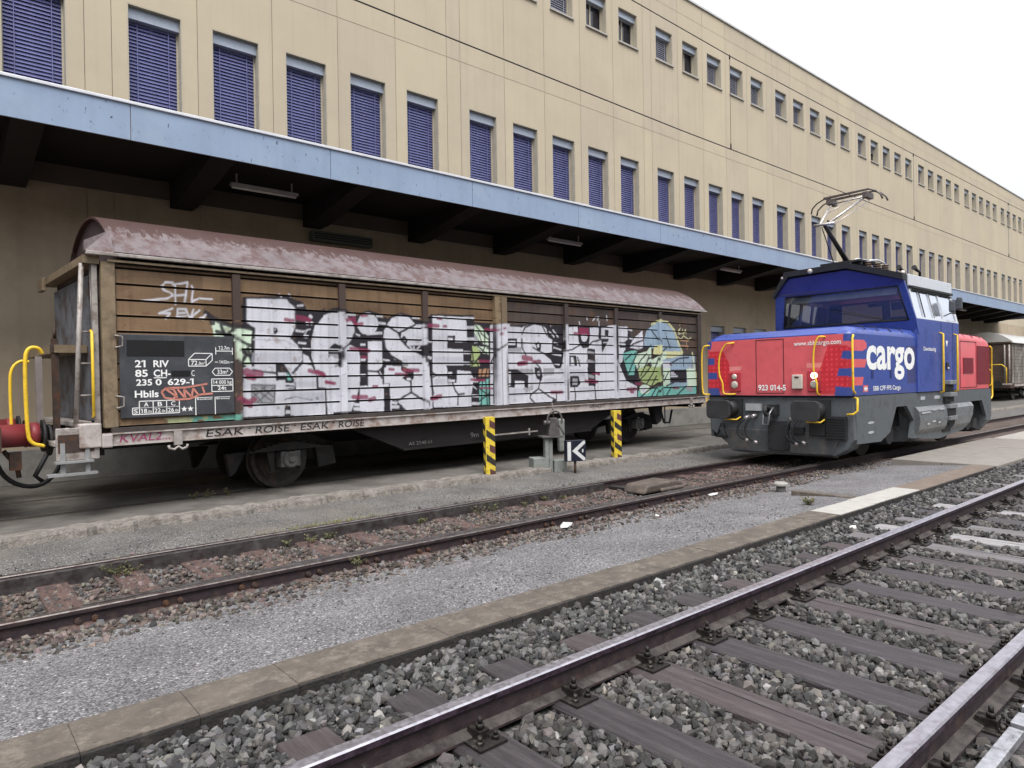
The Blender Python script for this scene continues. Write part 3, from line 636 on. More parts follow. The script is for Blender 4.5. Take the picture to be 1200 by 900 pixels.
# ================================================================== GRAFFITI WAGON
_a, _e = R(2.6), R(.4)
wt_ = Vector((math.cos(_a)*math.cos(_e), math.sin(_a)*math.cos(_e), math.sin(_e))); wn_ = Vector((-math.sin(_a), math.cos(_a), 0)); wu_ = wt_.cross(wn_)
W = thing('freight_wagon', 'long covered freight wagon with rusty arched roof and silver graffiti on brown slatted side', 'freight wagon')
W.matrix_world = Matrix(((wt_.x, wn_.x, wu_.x, 4.2384), (wt_.y, wn_.y, wu_.y, 11.3759), (wt_.z, wn_.z, wu_.z, .027), (0, 0, 0, 1)))
GRA = """pk:-78,290 -10,296 15,287 21,277 41,276 53,282 50,277 70,283 89,281 108,272 116,277 131,282 149,278 167,270 177,277 193,281 215,278 238,266 246,268 256,281 356,285 358,271 402,272 402,269 442,268 486,271 517,278 546,274 595,274 778,281 830,277 862,211 868,111 773,100 434,112 398,110 249,112 34,113 -84,114
pn:-124,258 -108,252 -92,245 -65,245 -66,233 -67,227 -68,216 -67,192 -81,191 -88,198 -90,226 -120,228 -121,243
lk0.05:-130,265 -123,259 -110,253 -96,248 -76,247 -63,245
lk0.05:-127,263 -121,251
lk0.035:-110,248 -106,238 -102,232
lk0.035:-116,239 -104,236 -90,232
lk0.035:-90,245 -100,236 -104,232
lk0.035:-102,235 -86,228 -66,219
lk0.035:-82,214 -73,206 -66,204
lk0.035:-80,198 -75,206 -76,212
lk0.035:-72,216 -67,196
lk0.035:-87,198 -77,188
pw:-74,289 -11,293 -6,286 3,281 3,248 -5,233 2,227 12,215 13,198 20,193 29,191 36,172 63,169 61,113 -83,118 -81,167 -65,173 -63,246 -74,252
pw:-73,192 -52,193 -52,171 -80,167 -80,188
pk:-31,196 -17,193 -8,179 0,166 0,155 -17,156 -16,169 -31,169
pw:-28,181 -14,180 -14,176 -28,177
pt:-13,181 -7,172 -7,168 -13,169
pw:-16,165 -2,164 -2,161 -17,162
pw:-17,160 -2,159 -2,157 -17,157
pk:-33,248 -28,247 -26,242 -29,238 -33,238
pw:-32,247 -29,245 -31,243
pk:-18,132 -9,130 -9,110 -20,111
pw:-17,124 -10,124 -10,119 -18,119
pg:-68,163 -33,162 -34,136 -68,137
ld0.02:-68,163 -33,162 -34,136 -68,137 -68,163
ld0.02:-65,159 -38,139
ld0.02:-53,160 -36,145
ld0.02:-66,146 -48,160
ld0.02:-60,138 -35,158
ld0.02:-65,152 -53,137
lk0.025:-74,289 -11,293
lk0.03:-74,289 -75,252 -63,245 -65,192
lk0.03:-11,293 -4,286 3,280 3,248 -5,233 2,227 13,215 13,198 -4,180
lk0.022:-65,185 -48,182 -30,180
lk0.03:13,196 29,193 36,174 36,156 50,155 50,111
lk0.012:-18,140 0,144 14,140 25,137
pd:37,141 37,140 37,139 36,138 35,138 34,138 33,138 32,139 32,140 32,141 32,142 32,142 33,143 34,143 35,143 36,143 37,142 37,141
pd:28,138 27,137 27,136 26,136 26,136 25,136 24,136 24,136 23,137 23,138 23,138 24,139 24,139 25,140 26,140 27,139 27,139 27,138
ls0.02:6,218 11,207 1,192
ls0.02:-64,229 -16,229 2,220
lw0.035:6,282 14,283
lw0.035:3,244 14,243
lw0.035:7,226 17,225
lw0.035:13,217 24,216
pw:30,266 30,265 29,264 28,263 27,263 26,263 24,263 23,264 23,265 23,266 23,267 23,268 24,269 26,270 27,270 28,269 29,268 30,267
pw:25,256 24,255 24,254 23,253 22,253 21,253 20,253 19,254 18,255 18,256 18,257 19,258 20,259 21,259 22,259 23,259 24,258 24,257
pw:31,256 31,255 31,254 30,254 29,253 28,253 27,254 26,254 26,255 26,256 26,257 26,258 27,259 28,259 29,259 30,259 31,258 31,257
pw:23,236 22,235 22,234 21,233 20,233 18,233 17,233 16,234 15,235 15,236 15,236 16,237 17,238 18,238 20,238 21,238 22,237 22,237
pw:13,209 22,205 27,194 13,194
lw0.015:16,244 26,247
lw0.015:14,235 21,246
pw:65,277 48,269 33,253 27,229 27,207 36,172 37,174 36,156 49,155 50,118 96,117 102,132 108,151 111,162 112,203 109,220 94,226 105,246 103,259 91,272 81,278 66,277 49,273
pk:80,207 79,200 76,194 73,190 69,188 65,188 61,190 58,194 56,200 55,207 56,213 58,219 62,223 66,226 70,226 74,224 77,219 79,214
pg:57,209 73,209 72,189 60,189
lw0.05:59,215 73,215
lw0.05:59,200 71,200
pw:68,196 68,193 66,191 65,189 62,188 60,188 58,189 56,191 55,193 54,196 55,199 56,202 58,204 60,205 63,205 65,204 67,202 68,199
lk0.03:77,222 80,209 75,190
lk0.022:78,217 94,226 105,246
lk0.022:94,226 109,220
lk0.02:36,174 36,156 49,155 50,117
lk0.03:102,132 96,117
lk0.03:110,153 108,134
lk0.025:37,256 49,273 66,277 81,278 91,272 103,259 105,246
pk:152,260 150,253 146,246 139,241 131,238 123,238 116,240 109,245 106,251 104,258 106,266 110,272 116,277 124,280 133,281 140,278 147,274 151,268
pw:148,260 146,254 143,248 137,244 131,242 124,242 118,243 113,247 109,253 108,259 110,265 113,271 119,275 125,278 132,278 138,276 143,272 147,267
ls0.02:141,271 143,258 136,247
pk:105,243 126,236 158,244 158,230 105,229
lw0.03:106,242 112,240
lw0.04:127,242 153,245
pw:126,231 154,232 154,192 149,182 156,170 155,114 109,116 110,157 124,158
pk:113,229 125,229 123,158 110,158
pw:113,227 123,227 123,223 113,223
pw:113,202 123,202 122,198 113,198
pw:112,177 122,177 122,173 112,173
lk0.025:125,182 145,181 153,170
lk0.025:145,181 151,185
lk0.022:126,231 124,158
pk:157,192 159,192 158,152 155,152
pw:156,161 166,160 166,155 156,155
lk0.025:158,259 155,161
pw:164,259 174,270 191,278 210,274 222,263 209,255 188,246
pw:194,247 222,260 246,254 245,227 206,223 192,237
pw:159,250 164,256 187,245 192,235 203,224 214,215 236,208 250,187 256,168 256,109 168,113 168,161 157,161 158,187 191,186 191,199 170,208 160,219 157,236
pk:155,210 170,209 191,200 206,191 191,190 191,194 170,194 158,194 154,199
pw:156,202 169,201 169,198 156,199
pw:175,203 183,201 181,199
pw:161,191 191,190 191,174 160,175
pk:191,191 217,181 217,169 211,162 201,164 193,169 204,176 191,182
pw:212,167 211,166 211,166 209,165 208,165 206,165 204,165 203,166 202,166 202,167 202,168 203,169 204,169 206,169 208,169 209,169 211,168 211,168
pk:192,237 199,242 206,235 203,227 195,230
pw:195,234 200,237 203,233
lk0.026:164,258 188,246 222,261
lk0.026:188,246 192,235 206,222 219,218
lk0.026:158,236 160,221 171,208 194,194
lk0.026:236,208 249,189 255,168 257,130
lk0.026:211,162 211,144 179,130
lk0.026:211,144 242,127
lk0.026:179,130 200,112
lk0.026:248,126 242,110
pk:208,225 257,227 256,206 242,208 230,213 214,218
lw0.03:219,223 218,219
lw0.03:231,224 226,220
lw0.03:210,223 214,220
lw0.03:205,218 233,217
pk:222,270 246,269 246,254 222,260
lw0.045:225,260 239,260
lw0.03:217,273 231,273
pk:248,269 258,269 255,178 250,189 246,199
lw0.04:247,233 255,233
lw0.04:247,206 255,205
lw0.04:146,273 156,273
lw0.04:148,262 161,261
lw0.04:88,273 104,273
pk:99,130 108,132 108,116 96,117
lw0.05:101,128 107,127
lw0.05:100,121 107,120
pk:172,134 180,131 197,112 170,113
lw0.05:173,128 180,127
lw0.05:172,121 184,120
pw:258,279 338,280 339,234 310,233 311,245 293,244 292,221 328,220 329,191 288,191 291,182 346,181 347,172 352,167 346,133 348,113 259,116 256,162
lk0.03:258,279 256,162 258,140
pk:292,230 356,232 356,226 292,223
pk:290,191 366,184 366,178 291,182
pk:291,184 313,182 312,159 290,159
pw:292,179 302,179 302,173 292,174
pw:292,165 309,164 309,160 292,161
pw:294,240 305,240 305,235 294,234
lw0.055:340,278 355,278
lw0.055:339,261 354,261
lw0.055:339,240 354,240
lw0.055:331,214 344,214
lw0.055:330,195 343,194
lk0.025:302,159 308,145 315,137 314,118
lk0.025:315,137 329,138
lk0.025:256,179 266,173 259,170
lk0.025:266,173 291,172
lw0.022:332,160 362,160
lw0.022:347,169 347,146
lw0.022:335,149 356,167
lw0.022:332,165 359,146
lw0.022:334,138 355,125
pk:346,139 364,137 364,113 346,114
lw0.05:349,134 363,133
lw0.05:349,119 364,118
pk:245,247 257,247 255,188 252,203 244,210
lw0.04:248,233 256,233
lw0.05:246,205 254,204
pn:358,268 371,266 385,254 394,244 393,228 376,231 364,241 357,252
pg:357,252 367,239 364,232 356,232
py:349,227 367,225 370,211 363,202 348,199
pn:361,227 392,225 391,210 376,213
py:346,192 360,202 368,199 369,189 346,188
po:366,183 394,185 393,169 365,169
pt:367,160 393,166 392,115 365,116
lk0.022:359,268 377,248 394,239
lk0.022:365,255 376,232
lk0.022:383,263 382,232
lk0.022:364,227 388,211
lk0.022:382,225 376,216
lk0.022:349,227 353,199
lk0.022:360,199 366,188
lk0.022:374,160 370,115
lk0.022:382,164 385,115
lk0.022:368,146 391,131
lk0.022:366,123 392,138
lk0.022:394,270 390,112
lk0.022:348,190 369,206 394,209
lk0.022:375,183 371,169
lk0.022:387,185 382,169
pw:397,268 448,272 443,112 393,114
pw:439,268 482,266 493,270 517,275 540,272 553,266 558,247 571,244 570,217 544,213 563,202 575,186 596,186 603,209 605,233 615,235 616,271 652,274 655,247 686,248 687,273 743,275 756,280 778,281 773,103 434,114
lw0.1:610,272 605,112
lk0.022:613,222 609,116
lk0.025:397,195 412,221 440,234
lk0.025:412,221 388,223
lk0.022:406,271 402,117
lk0.022:438,221 434,115
lk0.026:481,243 481,226 491,211
lk0.026:482,253 491,267 517,275 540,272 553,252
lk0.026:512,226 544,214 570,201 577,188
lk0.026:515,198 533,183 537,168 530,156 526,142 503,131 501,124 516,112
lk0.026:526,142 560,124 579,117
lk0.026:579,134 579,111
lk0.026:605,220 632,224 657,234 665,246
lk0.026:686,234 699,242 733,248 773,249
lk0.026:704,223 705,185 703,149 707,108
lk0.026:636,146 639,124 637,114
lk0.026:761,143 759,106
lk0.026:648,207 655,188
pk:518,234 527,239 536,233 534,221 525,220
pw:523,232 529,235 531,228 525,226
pk:515,186 529,185 539,168 534,158 521,163 516,173
pg:532,173 532,171 531,170 529,168 528,168 526,168 524,169 523,170 522,171 522,173 522,175 523,177 525,178 526,179 528,179 530,178 531,177 532,175
pk:441,181 456,181 456,169 495,167 494,146 489,146 488,160 459,161 458,147 440,148
lw0.04:443,178 450,178
lw0.04:442,167 450,167
lw0.04:442,152 449,152
pg:456,184 511,183 511,170 457,170
pg:540,185 575,184 573,170 541,168
pg:441,226 479,227 479,216 442,216
pk:441,242 456,241 456,228 441,226
pw:443,236 451,236 451,229 442,229
lw0.03:557,260 571,250
lw0.03:568,265 583,249
lw0.04:575,237 586,235
lw0.03:571,229 597,223
lw0.03:567,217 597,210
lw0.045:575,193 589,193
lw0.02:565,273 566,265
pg:593,219 593,218 591,217 587,216 584,215 580,215 576,216 573,217 571,218 571,219 571,221 573,222 576,223 580,223 584,223 588,223 591,222 593,221
pw:595,178 594,175 593,173 590,171 588,170 585,170 582,171 580,173 578,175 578,178 579,181 580,183 582,185 585,185 588,185 591,185 593,183 594,180
pk:655,240 686,241 686,229 665,228
pw:678,234 677,233 676,231 674,231 672,230 670,230 668,230 666,231 665,232 665,234 665,235 666,236 668,237 670,237 672,238 675,237 676,236 677,235
pk:681,226 702,225 703,185 684,185
lg0.07:683,218 700,217
lg0.07:680,199 697,197
pk:680,185 704,184 703,148 683,148
lw0.05:684,169 694,166
pk:733,247 773,248 759,228 734,220
lw0.025:739,241 759,238
lw0.02:746,230 759,244
pk:742,270 757,270 755,256 743,256
lk0.025:723,275 724,249
pk:737,181 753,179 775,168 774,142 739,150
lw0.022:744,174 770,165
lw0.022:748,157 770,159
lw0.022:741,165 752,154
lw0.022:757,154 772,148
pk:626,166 647,165 655,153 646,145 626,147
pg:642,156 642,154 641,153 639,152 637,151 635,151 633,152 632,153 631,155 631,156 631,158 632,159 634,160 636,161 637,161 639,160 641,159 642,158
pk:633,203 639,191 627,190
pk:490,114 516,111 516,106 490,107
pw:506,116 505,115 504,113 502,112 500,112 497,112 495,113 493,114 492,115 492,117 492,118 493,119 495,120 498,121 500,121 502,120 504,119 505,118
pk:576,115 576,113 575,111 574,110 572,110 570,110 568,110 567,112 566,113 566,115 566,117 567,118 569,119 570,120 572,120 574,119 575,118 576,116
pk:649,109 648,107 647,106 646,105 644,105 642,105 640,105 639,106 638,108 637,110 638,111 639,113 640,114 642,114 644,114 646,113 647,112 648,111
pk:438,243 468,244 467,225 441,224
pw:443,238 463,239 462,230 442,230
pk:436,184 466,182 497,169 496,145 486,145 485,159 460,160 459,146 435,147
pw:439,178 449,178 448,150 438,150
pk:552,269 595,272 607,235 601,208 593,184 577,184 562,202 543,213 567,218 569,244 556,248
lw0.032:561,260 575,250
lw0.032:572,264 587,250
lw0.032:575,237 586,235
lw0.032:573,227 595,223
lw0.032:568,214 595,211
lw0.032:575,193 589,192
pk:622,211 644,211 647,188 619,188
pw:626,207 634,208 639,189 625,189
pk:623,167 651,167 656,150 646,143 622,143
pg:631,162 647,161 646,148 630,148
pk:650,274 691,275 690,248 686,229 665,227 653,240
pw:683,253 682,249 680,246 677,243 673,242 670,242 666,243 663,246 662,249 661,252 662,256 664,259 667,262 670,263 674,263 677,262 680,260 682,257
pm:654,271 687,272 687,260 654,259
pk:681,227 707,226 707,144 683,144
lg0.07:685,218 702,216
lg0.07:685,199 701,197
lg0.07:684,166 700,164
pk:729,248 775,250 760,226 732,218
lw0.03:737,241 764,242
lw0.02:741,229 755,238
pk:736,182 753,181 775,165 774,141 736,149
lw0.03:744,165 770,154
lw0.03:741,154 761,150
pk:721,275 730,275 729,249 720,249
ps:-66,210 6,211 6,196 -67,196
ps:-4,168 33,167 33,158 -4,159
ps:-7,151 47,149 47,131 -7,133
ps:39,209 57,209 57,194 38,194
ps:83,211 109,211 109,194 82,194
ps:194,208 236,208 235,192 194,192
ps:262,206 327,206 327,192 262,193
ps:261,167 298,167 297,152 261,153
ps:407,216 417,216 414,116 404,116
ps:619,181 672,181 671,166 619,167
ps:708,204 772,205 771,188 707,188
ps:646,143 700,141 699,128 646,129
ps:712,140 752,139 751,126 712,127
ps:543,163 599,162 599,149 543,150
ps:442,145 496,144 495,128 441,129
ps:719,202 781,202 781,188 719,188
pw:757,280 779,280 776,103 712,102 715,199 756,246
pw:791,280 828,280 827,250 805,239 819,228 809,219 806,199 795,190 803,176 819,153 859,140 858,111 778,105
pk:796,243 822,245 824,231 796,230
lw0.04:798,239 817,238
lw0.04:832,273 844,272
lw0.04:834,253 846,252
pb:891,250 903,274 940,293 955,297 987,294 1019,277 1030,253 1057,222 985,215 953,230 892,232
lf0.06:924,289 955,300 993,297 1022,278 1035,253 1057,222
pf:933,238 964,239 963,224 1057,225 1056,209 984,207 927,217
pw:831,231 853,255 886,273 888,232 872,227
lk0.03:824,229 858,243 887,249
pt:807,218 852,225 864,222 856,196 850,167 827,167 811,202
pn:851,199 867,217 902,223 920,238 921,199 890,187 865,175
pn:921,202 963,217 985,224 982,205 952,190 935,163 910,163
py:865,181 900,187 952,184 956,150 919,139 874,152
pt:864,128 961,138 954,108 861,109
pn:914,131 912,127 908,123 902,121 895,119 887,120 879,121 874,124 870,128 869,132 870,136 874,139 880,142 887,143 895,143 903,141 909,138 912,135
pw:897,131 896,128 894,126 891,125 888,124 884,124 880,125 877,127 876,129 875,132 876,134 878,137 881,138 884,139 888,139 892,138 895,136 896,134
pb:963,202 1057,214 1115,214 1121,134 963,138
pw:963,199 1000,199 996,137 963,138
ps:1079,186 1114,186 1121,134 1077,135
pb:995,190 1057,212 1109,212 1105,186
lf0.05:1103,222 1111,186 1119,167 1118,134
pn:1073,180 1114,180 1121,134 1077,135
pn:965,181 1000,181 998,137 963,138
pt:966,138 1118,134 1117,105 965,110
pg:1071,135 1106,135 1100,119 1071,123
lk0.03:852,217 892,226 920,238
lk0.03:906,205 953,214 985,233
lk0.03:866,190 881,205 901,217
lk0.03:875,164 901,196 911,211
lk0.03:850,164 871,187
lk0.03:827,170 857,211
lk0.03:816,202 842,216
lk0.03:859,146 895,169 921,190
lk0.03:899,145 925,169 953,211
lk0.03:919,139 940,163
lk0.03:972,150 994,174
lk0.03:868,111 909,130 961,150
lk0.03:913,109 940,135
lk0.03:933,108 955,132
lk0.03:981,113 1004,134
lk0.03:1025,111 1071,135
lk0.03:1000,193 1039,206 1085,209
lk0.03:1062,212 1061,187
lk0.03:972,165 961,138
lk0.03:831,153 865,164
lk0.03:887,232 917,235
lk0.03:986,261 1001,233
lk0.03:924,274 964,242
lk0.03:982,137 1026,149
lk0.03:817,164 850,152 860,155
pk:1000,178 1074,178 1073,144 999,146
lw0.035:1004,171 1016,171
lw0.035:1004,167 1024,166
lw0.035:1003,161 1032,161
lf0.025:1047,291 1049,297
lf0.025:1036,275 1050,285 1039,269 1059,271
lf0.025:1059,282 1064,269 1073,282 1076,270
lf0.025:1036,262 1052,256 1064,265 1087,256 1099,262
lo0.03:1047,253 1087,252
lo0.03:1046,240 1086,238
lo0.03:1075,257 1080,231
lw0.03:656,284 658,279
lw0.03:680,296 683,290
lw0.03:701,289 711,296 722,297 717,290
lw0.03:750,302 752,291
lw0.03:723,289 723,279
lw0.02:-23,298 -20,294
lw0.02:-8,299 -5,295
lm0.16:-75,182 -65,178 -55,179
lm0.12:-73,175 -65,173
lm0.1:-88,145 -74,139 -64,142
lm0.12:-80,139 -70,134
lm0.08:-14,260 -6,259 -2,259
lm0.12:6,264 17,263 24,261
lm0.09:23,183 36,180 48,175
lm0.07:50,165 62,163
lm0.09:36,182 47,177
lm0.08:51,165 65,163
lm0.09:88,264 103,267 104,258
lm0.08:108,258 117,259
lm0.07:117,272 126,273
lm0.09:96,218 109,217 129,215
lm0.07:116,205 124,204
lm0.1:98,140 122,139
lm0.1:128,134 137,136
lm0.07:136,156 143,156
lm0.07:168,184 176,184
lm0.09:196,183 227,182
lm0.08:181,176 202,175
lm0.1:254,132 266,132
lm0.1:250,261 272,261
lm0.07:271,275 279,274
lm0.07:285,261 290,261
lm0.11:254,132 274,135
lm0.08:385,259 410,258
lm0.07:426,262 431,262
lm0.07:416,251 424,251
lm0.1:369,198 391,197
lm0.07:347,164 380,162
lm0.06:368,148 399,146
lm0.12:471,193 493,195
lm0.1:470,194 487,195
lm0.14:484,206 506,203
lm0.1:512,197 531,198
lm0.09:641,259 666,258 689,257
lm0.1:564,134 596,133
lm0.08:696,173 720,171
lm0.1:673,155 713,153
lm0.06:658,270 681,270
lm0.12:823,133 854,133
lm0.1:835,128 844,126
lm0.08:855,146 874,145
lm0.1:1012,132 1037,131
lm0.05:1000,190 1008,189
lm0.08:714,171 720,170
lw0.024:-172,303 -181,303 -186,297 -184,293 -174,289 -172,286 -180,281 -211,276
lw0.024:-169,301 -169,274
lw0.024:-172,300 -153,305 -157,279
lw0.024:-169,286 -155,288
lw0.024:-148,301 -146,296 -148,279 -138,284 -121,284
lw0.024:-173,268 -190,261 -176,262 -182,254
lw0.024:-166,268 -168,257
lw0.024:-166,268 -156,268
lw0.024:-167,262 -157,263
lw0.024:-168,257 -156,259
lw0.024:-156,268 -151,255 -138,268
lw0.024:-146,268 -151,255
lw0.024:-139,255 -130,262 -134,255"""
PAL = dict(k=(.02, .017, .022), w=(.56, .56, .61), s=(.4, .4, .45), g=(.3, .3, .32), d=(.09, .09, .1), n=(.55, .66, .52), t=(.17, .43, .38), y=(.36, .44, .19), m=(.2, .028, .07), o=(.4, .22, .13), b=(.27, .36, .45), f=(.56, .55, .3))
RS = .008; S0, S1, T0, T1 = -2.72, 11.52, 1.08, 3.3
sv = np.arange(S0, S1, RS); tv = np.arange(T0, T1, RS)
SS, TT = np.meshgrid(sv, tv)
left = SS < 4.2
base = np.where(left[..., None], np.array([.155, .098, .055]), np.array([.062, .046, .039]))
board = np.floor((TT - 1.12)/.2035); bn = np.random.default_rng(4).random((40, 60))
seg = np.floor((SS + 3)/1.67).astype(int)
base = base*(.78 + .5*bn[np.clip(board, 0, 39).astype(int), seg][..., None]) * (.7 + .6*vnoise(SS*1.3 + 5, TT*6 + 3, 5, 5))[..., None]
nz = vnoise(SS*3 + 11, TT*5 + 1, 6, 6); base = np.where((nz > .62)[..., None], base*.6 + np.array([.1, .05, .025])*.4, base)
rust_low = np.clip((1.5 - TT)/.4, 0, 1)*(vnoise(SS*6, TT*2, 9, 4) > .5); base = base*(1 - .35*rust_low[..., None])
img = base.copy()
wob1 = (vnoise(SS*9, TT*9, 31, 3) - .5)*.012; wob2 = (vnoise(SS*9 + 20, TT*9 + 7, 32, 3) - .5)*.012
A1, B1 = SS + wob1, TT + wob2
patchy = .88 + .26*vnoise(SS*2.2, TT*4 + 2, 33, 5) - .13*np.clip((vnoise(SS*1.1 + 4, TT*3, 35, 3) - .5)*5, 0, 1)
for line in GRA.strip().split('\n'):
    head, body = line.split(':'); c = PAL[head[1]]; w = float(head[2:] or 0)
    pts = np.array([[float(q)/100 for q in p.split(',')] for p in body.split()])
    mg = w + .03
    i0, i1 = np.searchsorted(sv, [pts[:, 0].min() - mg, pts[:, 0].max() + mg]); j0, j1 = np.searchsorted(tv, [pts[:, 1].min() - mg, pts[:, 1].max() + mg])
    if i1 <= i0 or j1 <= j0: continue
    a = A1[j0:j1, i0:i1]; b = B1[j0:j1, i0:i1]
    if head[0] == 'p':
        ins = np.zeros(a.shape, bool); q = pts
        for (x1, y1), (x2, y2) in zip(q, np.roll(q, -1, 0)):
            if y1 == y2: continue
            ins ^= ((y1 > b) != (y2 > b)) & (a < (x2 - x1)*(b - y1)/(y2 - y1) + x1)
        al = ins.astype(float)
        if head[1] in 's': al *= .55
    else:
        d = np.full(a.shape, 9.)
        for (x1, y1), (x2, y2) in zip(pts, pts[1:]):
            L2 = (x2-x1)**2 + (y2-y1)**2 + 1e-9; t = np.clip(((a-x1)*(x2-x1) + (b-y1)*(y2-y1))/L2, 0, 1)
            d = np.minimum(d, np.hypot(a - x1 - t*(x2-x1), b - y1 - t*(y2-y1)))
        w = w*(1.4 if head[1] == 'k' else .74 if head[1] == 'm' else 1)
        al = np.clip((w/2 - d)/.008 + .5, 0, 1)*(.93 if head[1] != 'm' else .85)
    cc = np.array(c)*patchy[j0:j1, i0:i1][..., None] if head[1] in 'wsngtyb' else np.array(c)
    img[j0:j1, i0:i1] = img[j0:j1, i0:i1]*(1 - al[..., None]) + cc*al[..., None]
for _k in range(1):      # spray has soft edges
    img = .5*img + .25*np.roll(img, 1, 0) + .25*np.roll(img, -1, 0); img = .5*img + .25*np.roll(img, 1, 1) + .25*np.roll(img, -1, 1)
wear = vnoise(SS*7 + 3, TT*7 + 9, 46, 6); wmask = np.clip((wear - .73)/.05, 0, 1)*.4; img = img*(1 - wmask[..., None]) + base*wmask[..., None]
# teal and yellow overspray below the data panel, rain dirt running down
low = (TT < 1.215) & (TT > 1.13) & (SS < -.85); sp = vnoise(SS*3, TT*8, 41, 4)
img = np.where((low & (sp > .42) & (SS > -1.75))[..., None], np.array([.12, .3, .24])*(.6 + .8*sp[..., None]), img)
img = np.where((low & (sp > .5) & (SS > -1.9) & (SS < -1.3))[..., None], np.array([.34, .36, .2]), img)
run = np.clip(vnoise(SS*14, TT*.35, 42, 4) - .55, 0, 1)*1.6; img = img*(1 - run[..., None]*.45)
scr = vnoise(SS*26, TT*26, 43, 3); img = np.where((scr > .79)[..., None], img*.7, img)
img = np.where((TT < 1.14)[..., None], np.array([.03, .025, .025]), img)
def paint(s, t):
    return img[np.clip(((t - T0)/RS).astype(int), 0, len(tv)-1), np.clip(((s - S0)/RS).astype(int), 0, len(sv)-1)]
wood_side = pm('wagon_side_paint', (1, 1, 1), .62, 0, .1, 40, attr=True, spec=.3, bump=.12, bscale=90)
groove_c = np.array([.022, .015, .012])
def side_panel(name, s0, s1, z0, z1, parent):
    ss = np.arange(s0, s1 + .001, .009); zr = []
    k = 0; z = z0
    b0 = 1.12 + .2035*math.floor((z0 - 1.12)/.2035)
    while b0 < z1:
        for off, dep, gr in ((0, .0, 0), (.0, .045, 1), (.026, .045, 1), (.030, -.004, 0)): zr.append((b0 + off, dep, gr))
        for t in np.linspace(.038, .2025, 19): zr.append((b0 + t, 0, 0))
        b0 += .2035
    zr = [q for q in zr if z0 - 1e-6 <= q[0] <= z1 + 1e-6]
    zz = np.array([q[0] for q in zr]); dd = np.array([q[1] for q in zr]); gg = np.array([q[2] for q in zr])
    X, Z = np.meshgrid(ss, zz); Y = -1.35 + dd[:, None] + (vnoise(X*1.1, Z*1.5, 51, 3) - .5)*.012
    col = paint(X, Z)*.97; col = np.where(gg[:, None, None] > 0, groove_c, col)
    return grid_mesh(name, X, Y, Z, wood_side, parent, col)
def painted_bar(name, s0, s1, y0, y1, z0, z1, parent, tint=None):
    """a bar standing on the side, painted over with the rest of it"""
    zz = np.arange(z0, z1, .02); mbv = []; cols = []
    ss = np.array([s0, s0, (s0+s1)/2, s1, s1]); yy = np.array([y1, y0, y0, y0, y1])
    X = np.repeat(ss[None], len(zz), 0); Y = np.repeat(yy[None], len(zz), 0); Z = np.repeat(zz[:, None], 5, 1)
    col = paint(X, Z)
    if tint is not None: col = np.where((np.abs(col - base_at(X, Z)).sum(-1) < .06)[..., None], np.array(tint), col)
    return grid_mesh(name, X, Y, Z, wood_side, parent, col)
def base_at(s, t): return base[np.clip(((t - T0)/RS).astype(int), 0, len(tv)-1), np.clip(((s - S0)/RS).astype(int), 0, len(sv)-1)]
d1 = side_panel('sliding_door', -2.40, 4.05, 1.13, 3.215, W); d1['label'] = 'brown slatted sliding door with the graffiti letters ROISE'
d2 = side_panel('sliding_door', 4.36, 11.32, 1.13, 3.215, W); d2['label'] = 'dark brown slatted sliding door with the graffiti letters ESAK'
tan = (.17, .125, .08)
for s in (-.88, .80, 2.42): painted_bar('door_post', s - .055, s + .055, -1.405, -1.33, 1.13, 3.23, d1, (.06, .04, .034))
for s in (6.10, 7.80, 9.55): painted_bar('door_post', s - .055, s + .055, -1.405, -1.33, 1.13, 3.23, d2, (.05, .038, .034))
painted_bar('door_edge', 4.05, 4.195, -1.42, -1.33, 1.13, 3.24, d1, (.2, .15, .09)); painted_bar('door_edge', 4.215, 4.36, -1.42, -1.33, 1.13, 3.24, d2, (.15, .11, .07))
painted_bar('door_edge', 11.25, 11.36, -1.40, -1.33, 1.13, 3.24, d2, (.045, .034, .03))
tan_m = pm('post_tan', (.2, .15, .095), .65, .1, .25, 5, (.09, .06, .04), .4, 9)
grey_m = pm('wagon_grey_steel', (.34, .31, .29), .6, .2, .2, 8, (.13, .09, .07), .45, 7)
sill_pale = pm('wagon_sill_paint', (.42, .38, .36), .65, .1, .18, 6, (.2, .13, .1), .5, 5)
darkbody = pm('wagon_end_brown', (.05, .037, .033), .75, 0, .3, 5)
MB().box(-2.57, -2.41, -1.385, -1.28, 1.13, 3.24).build('corner_post', tan_m, W, bevel=.01)
MB().box(11.37, 11.47, -1.37, -1.28, 1.13, 3.24).build('corner_post', darkbody, W, bevel=.01)
# body behind the doors, the far side and the ends
bd = MB(); bd.box(-2.55, 11.42, -1.26, 1.28, 1.05, 3.24); bd.build('body', darkbody, W)
endm = pm('wagon_end_wall', (.07, .055, .05), .7, .1, .3, 4, (.14, .12, .12), .35, 3)
mb = MB(); z = 1.15
while z < 3.2: mb.box(-2.585, -2.552, -1.25, 1.25, z, z + .19); z += .2
mb.build('end_wall', endm, W, bevel=.006)
mb = MB(); z = 1.15
while z < 3.2: mb.box(11.425, 11.455, -1.25, 1.25, z, z + .19); z += .2
mb.build('end_wall', endm, W, bevel=.006)
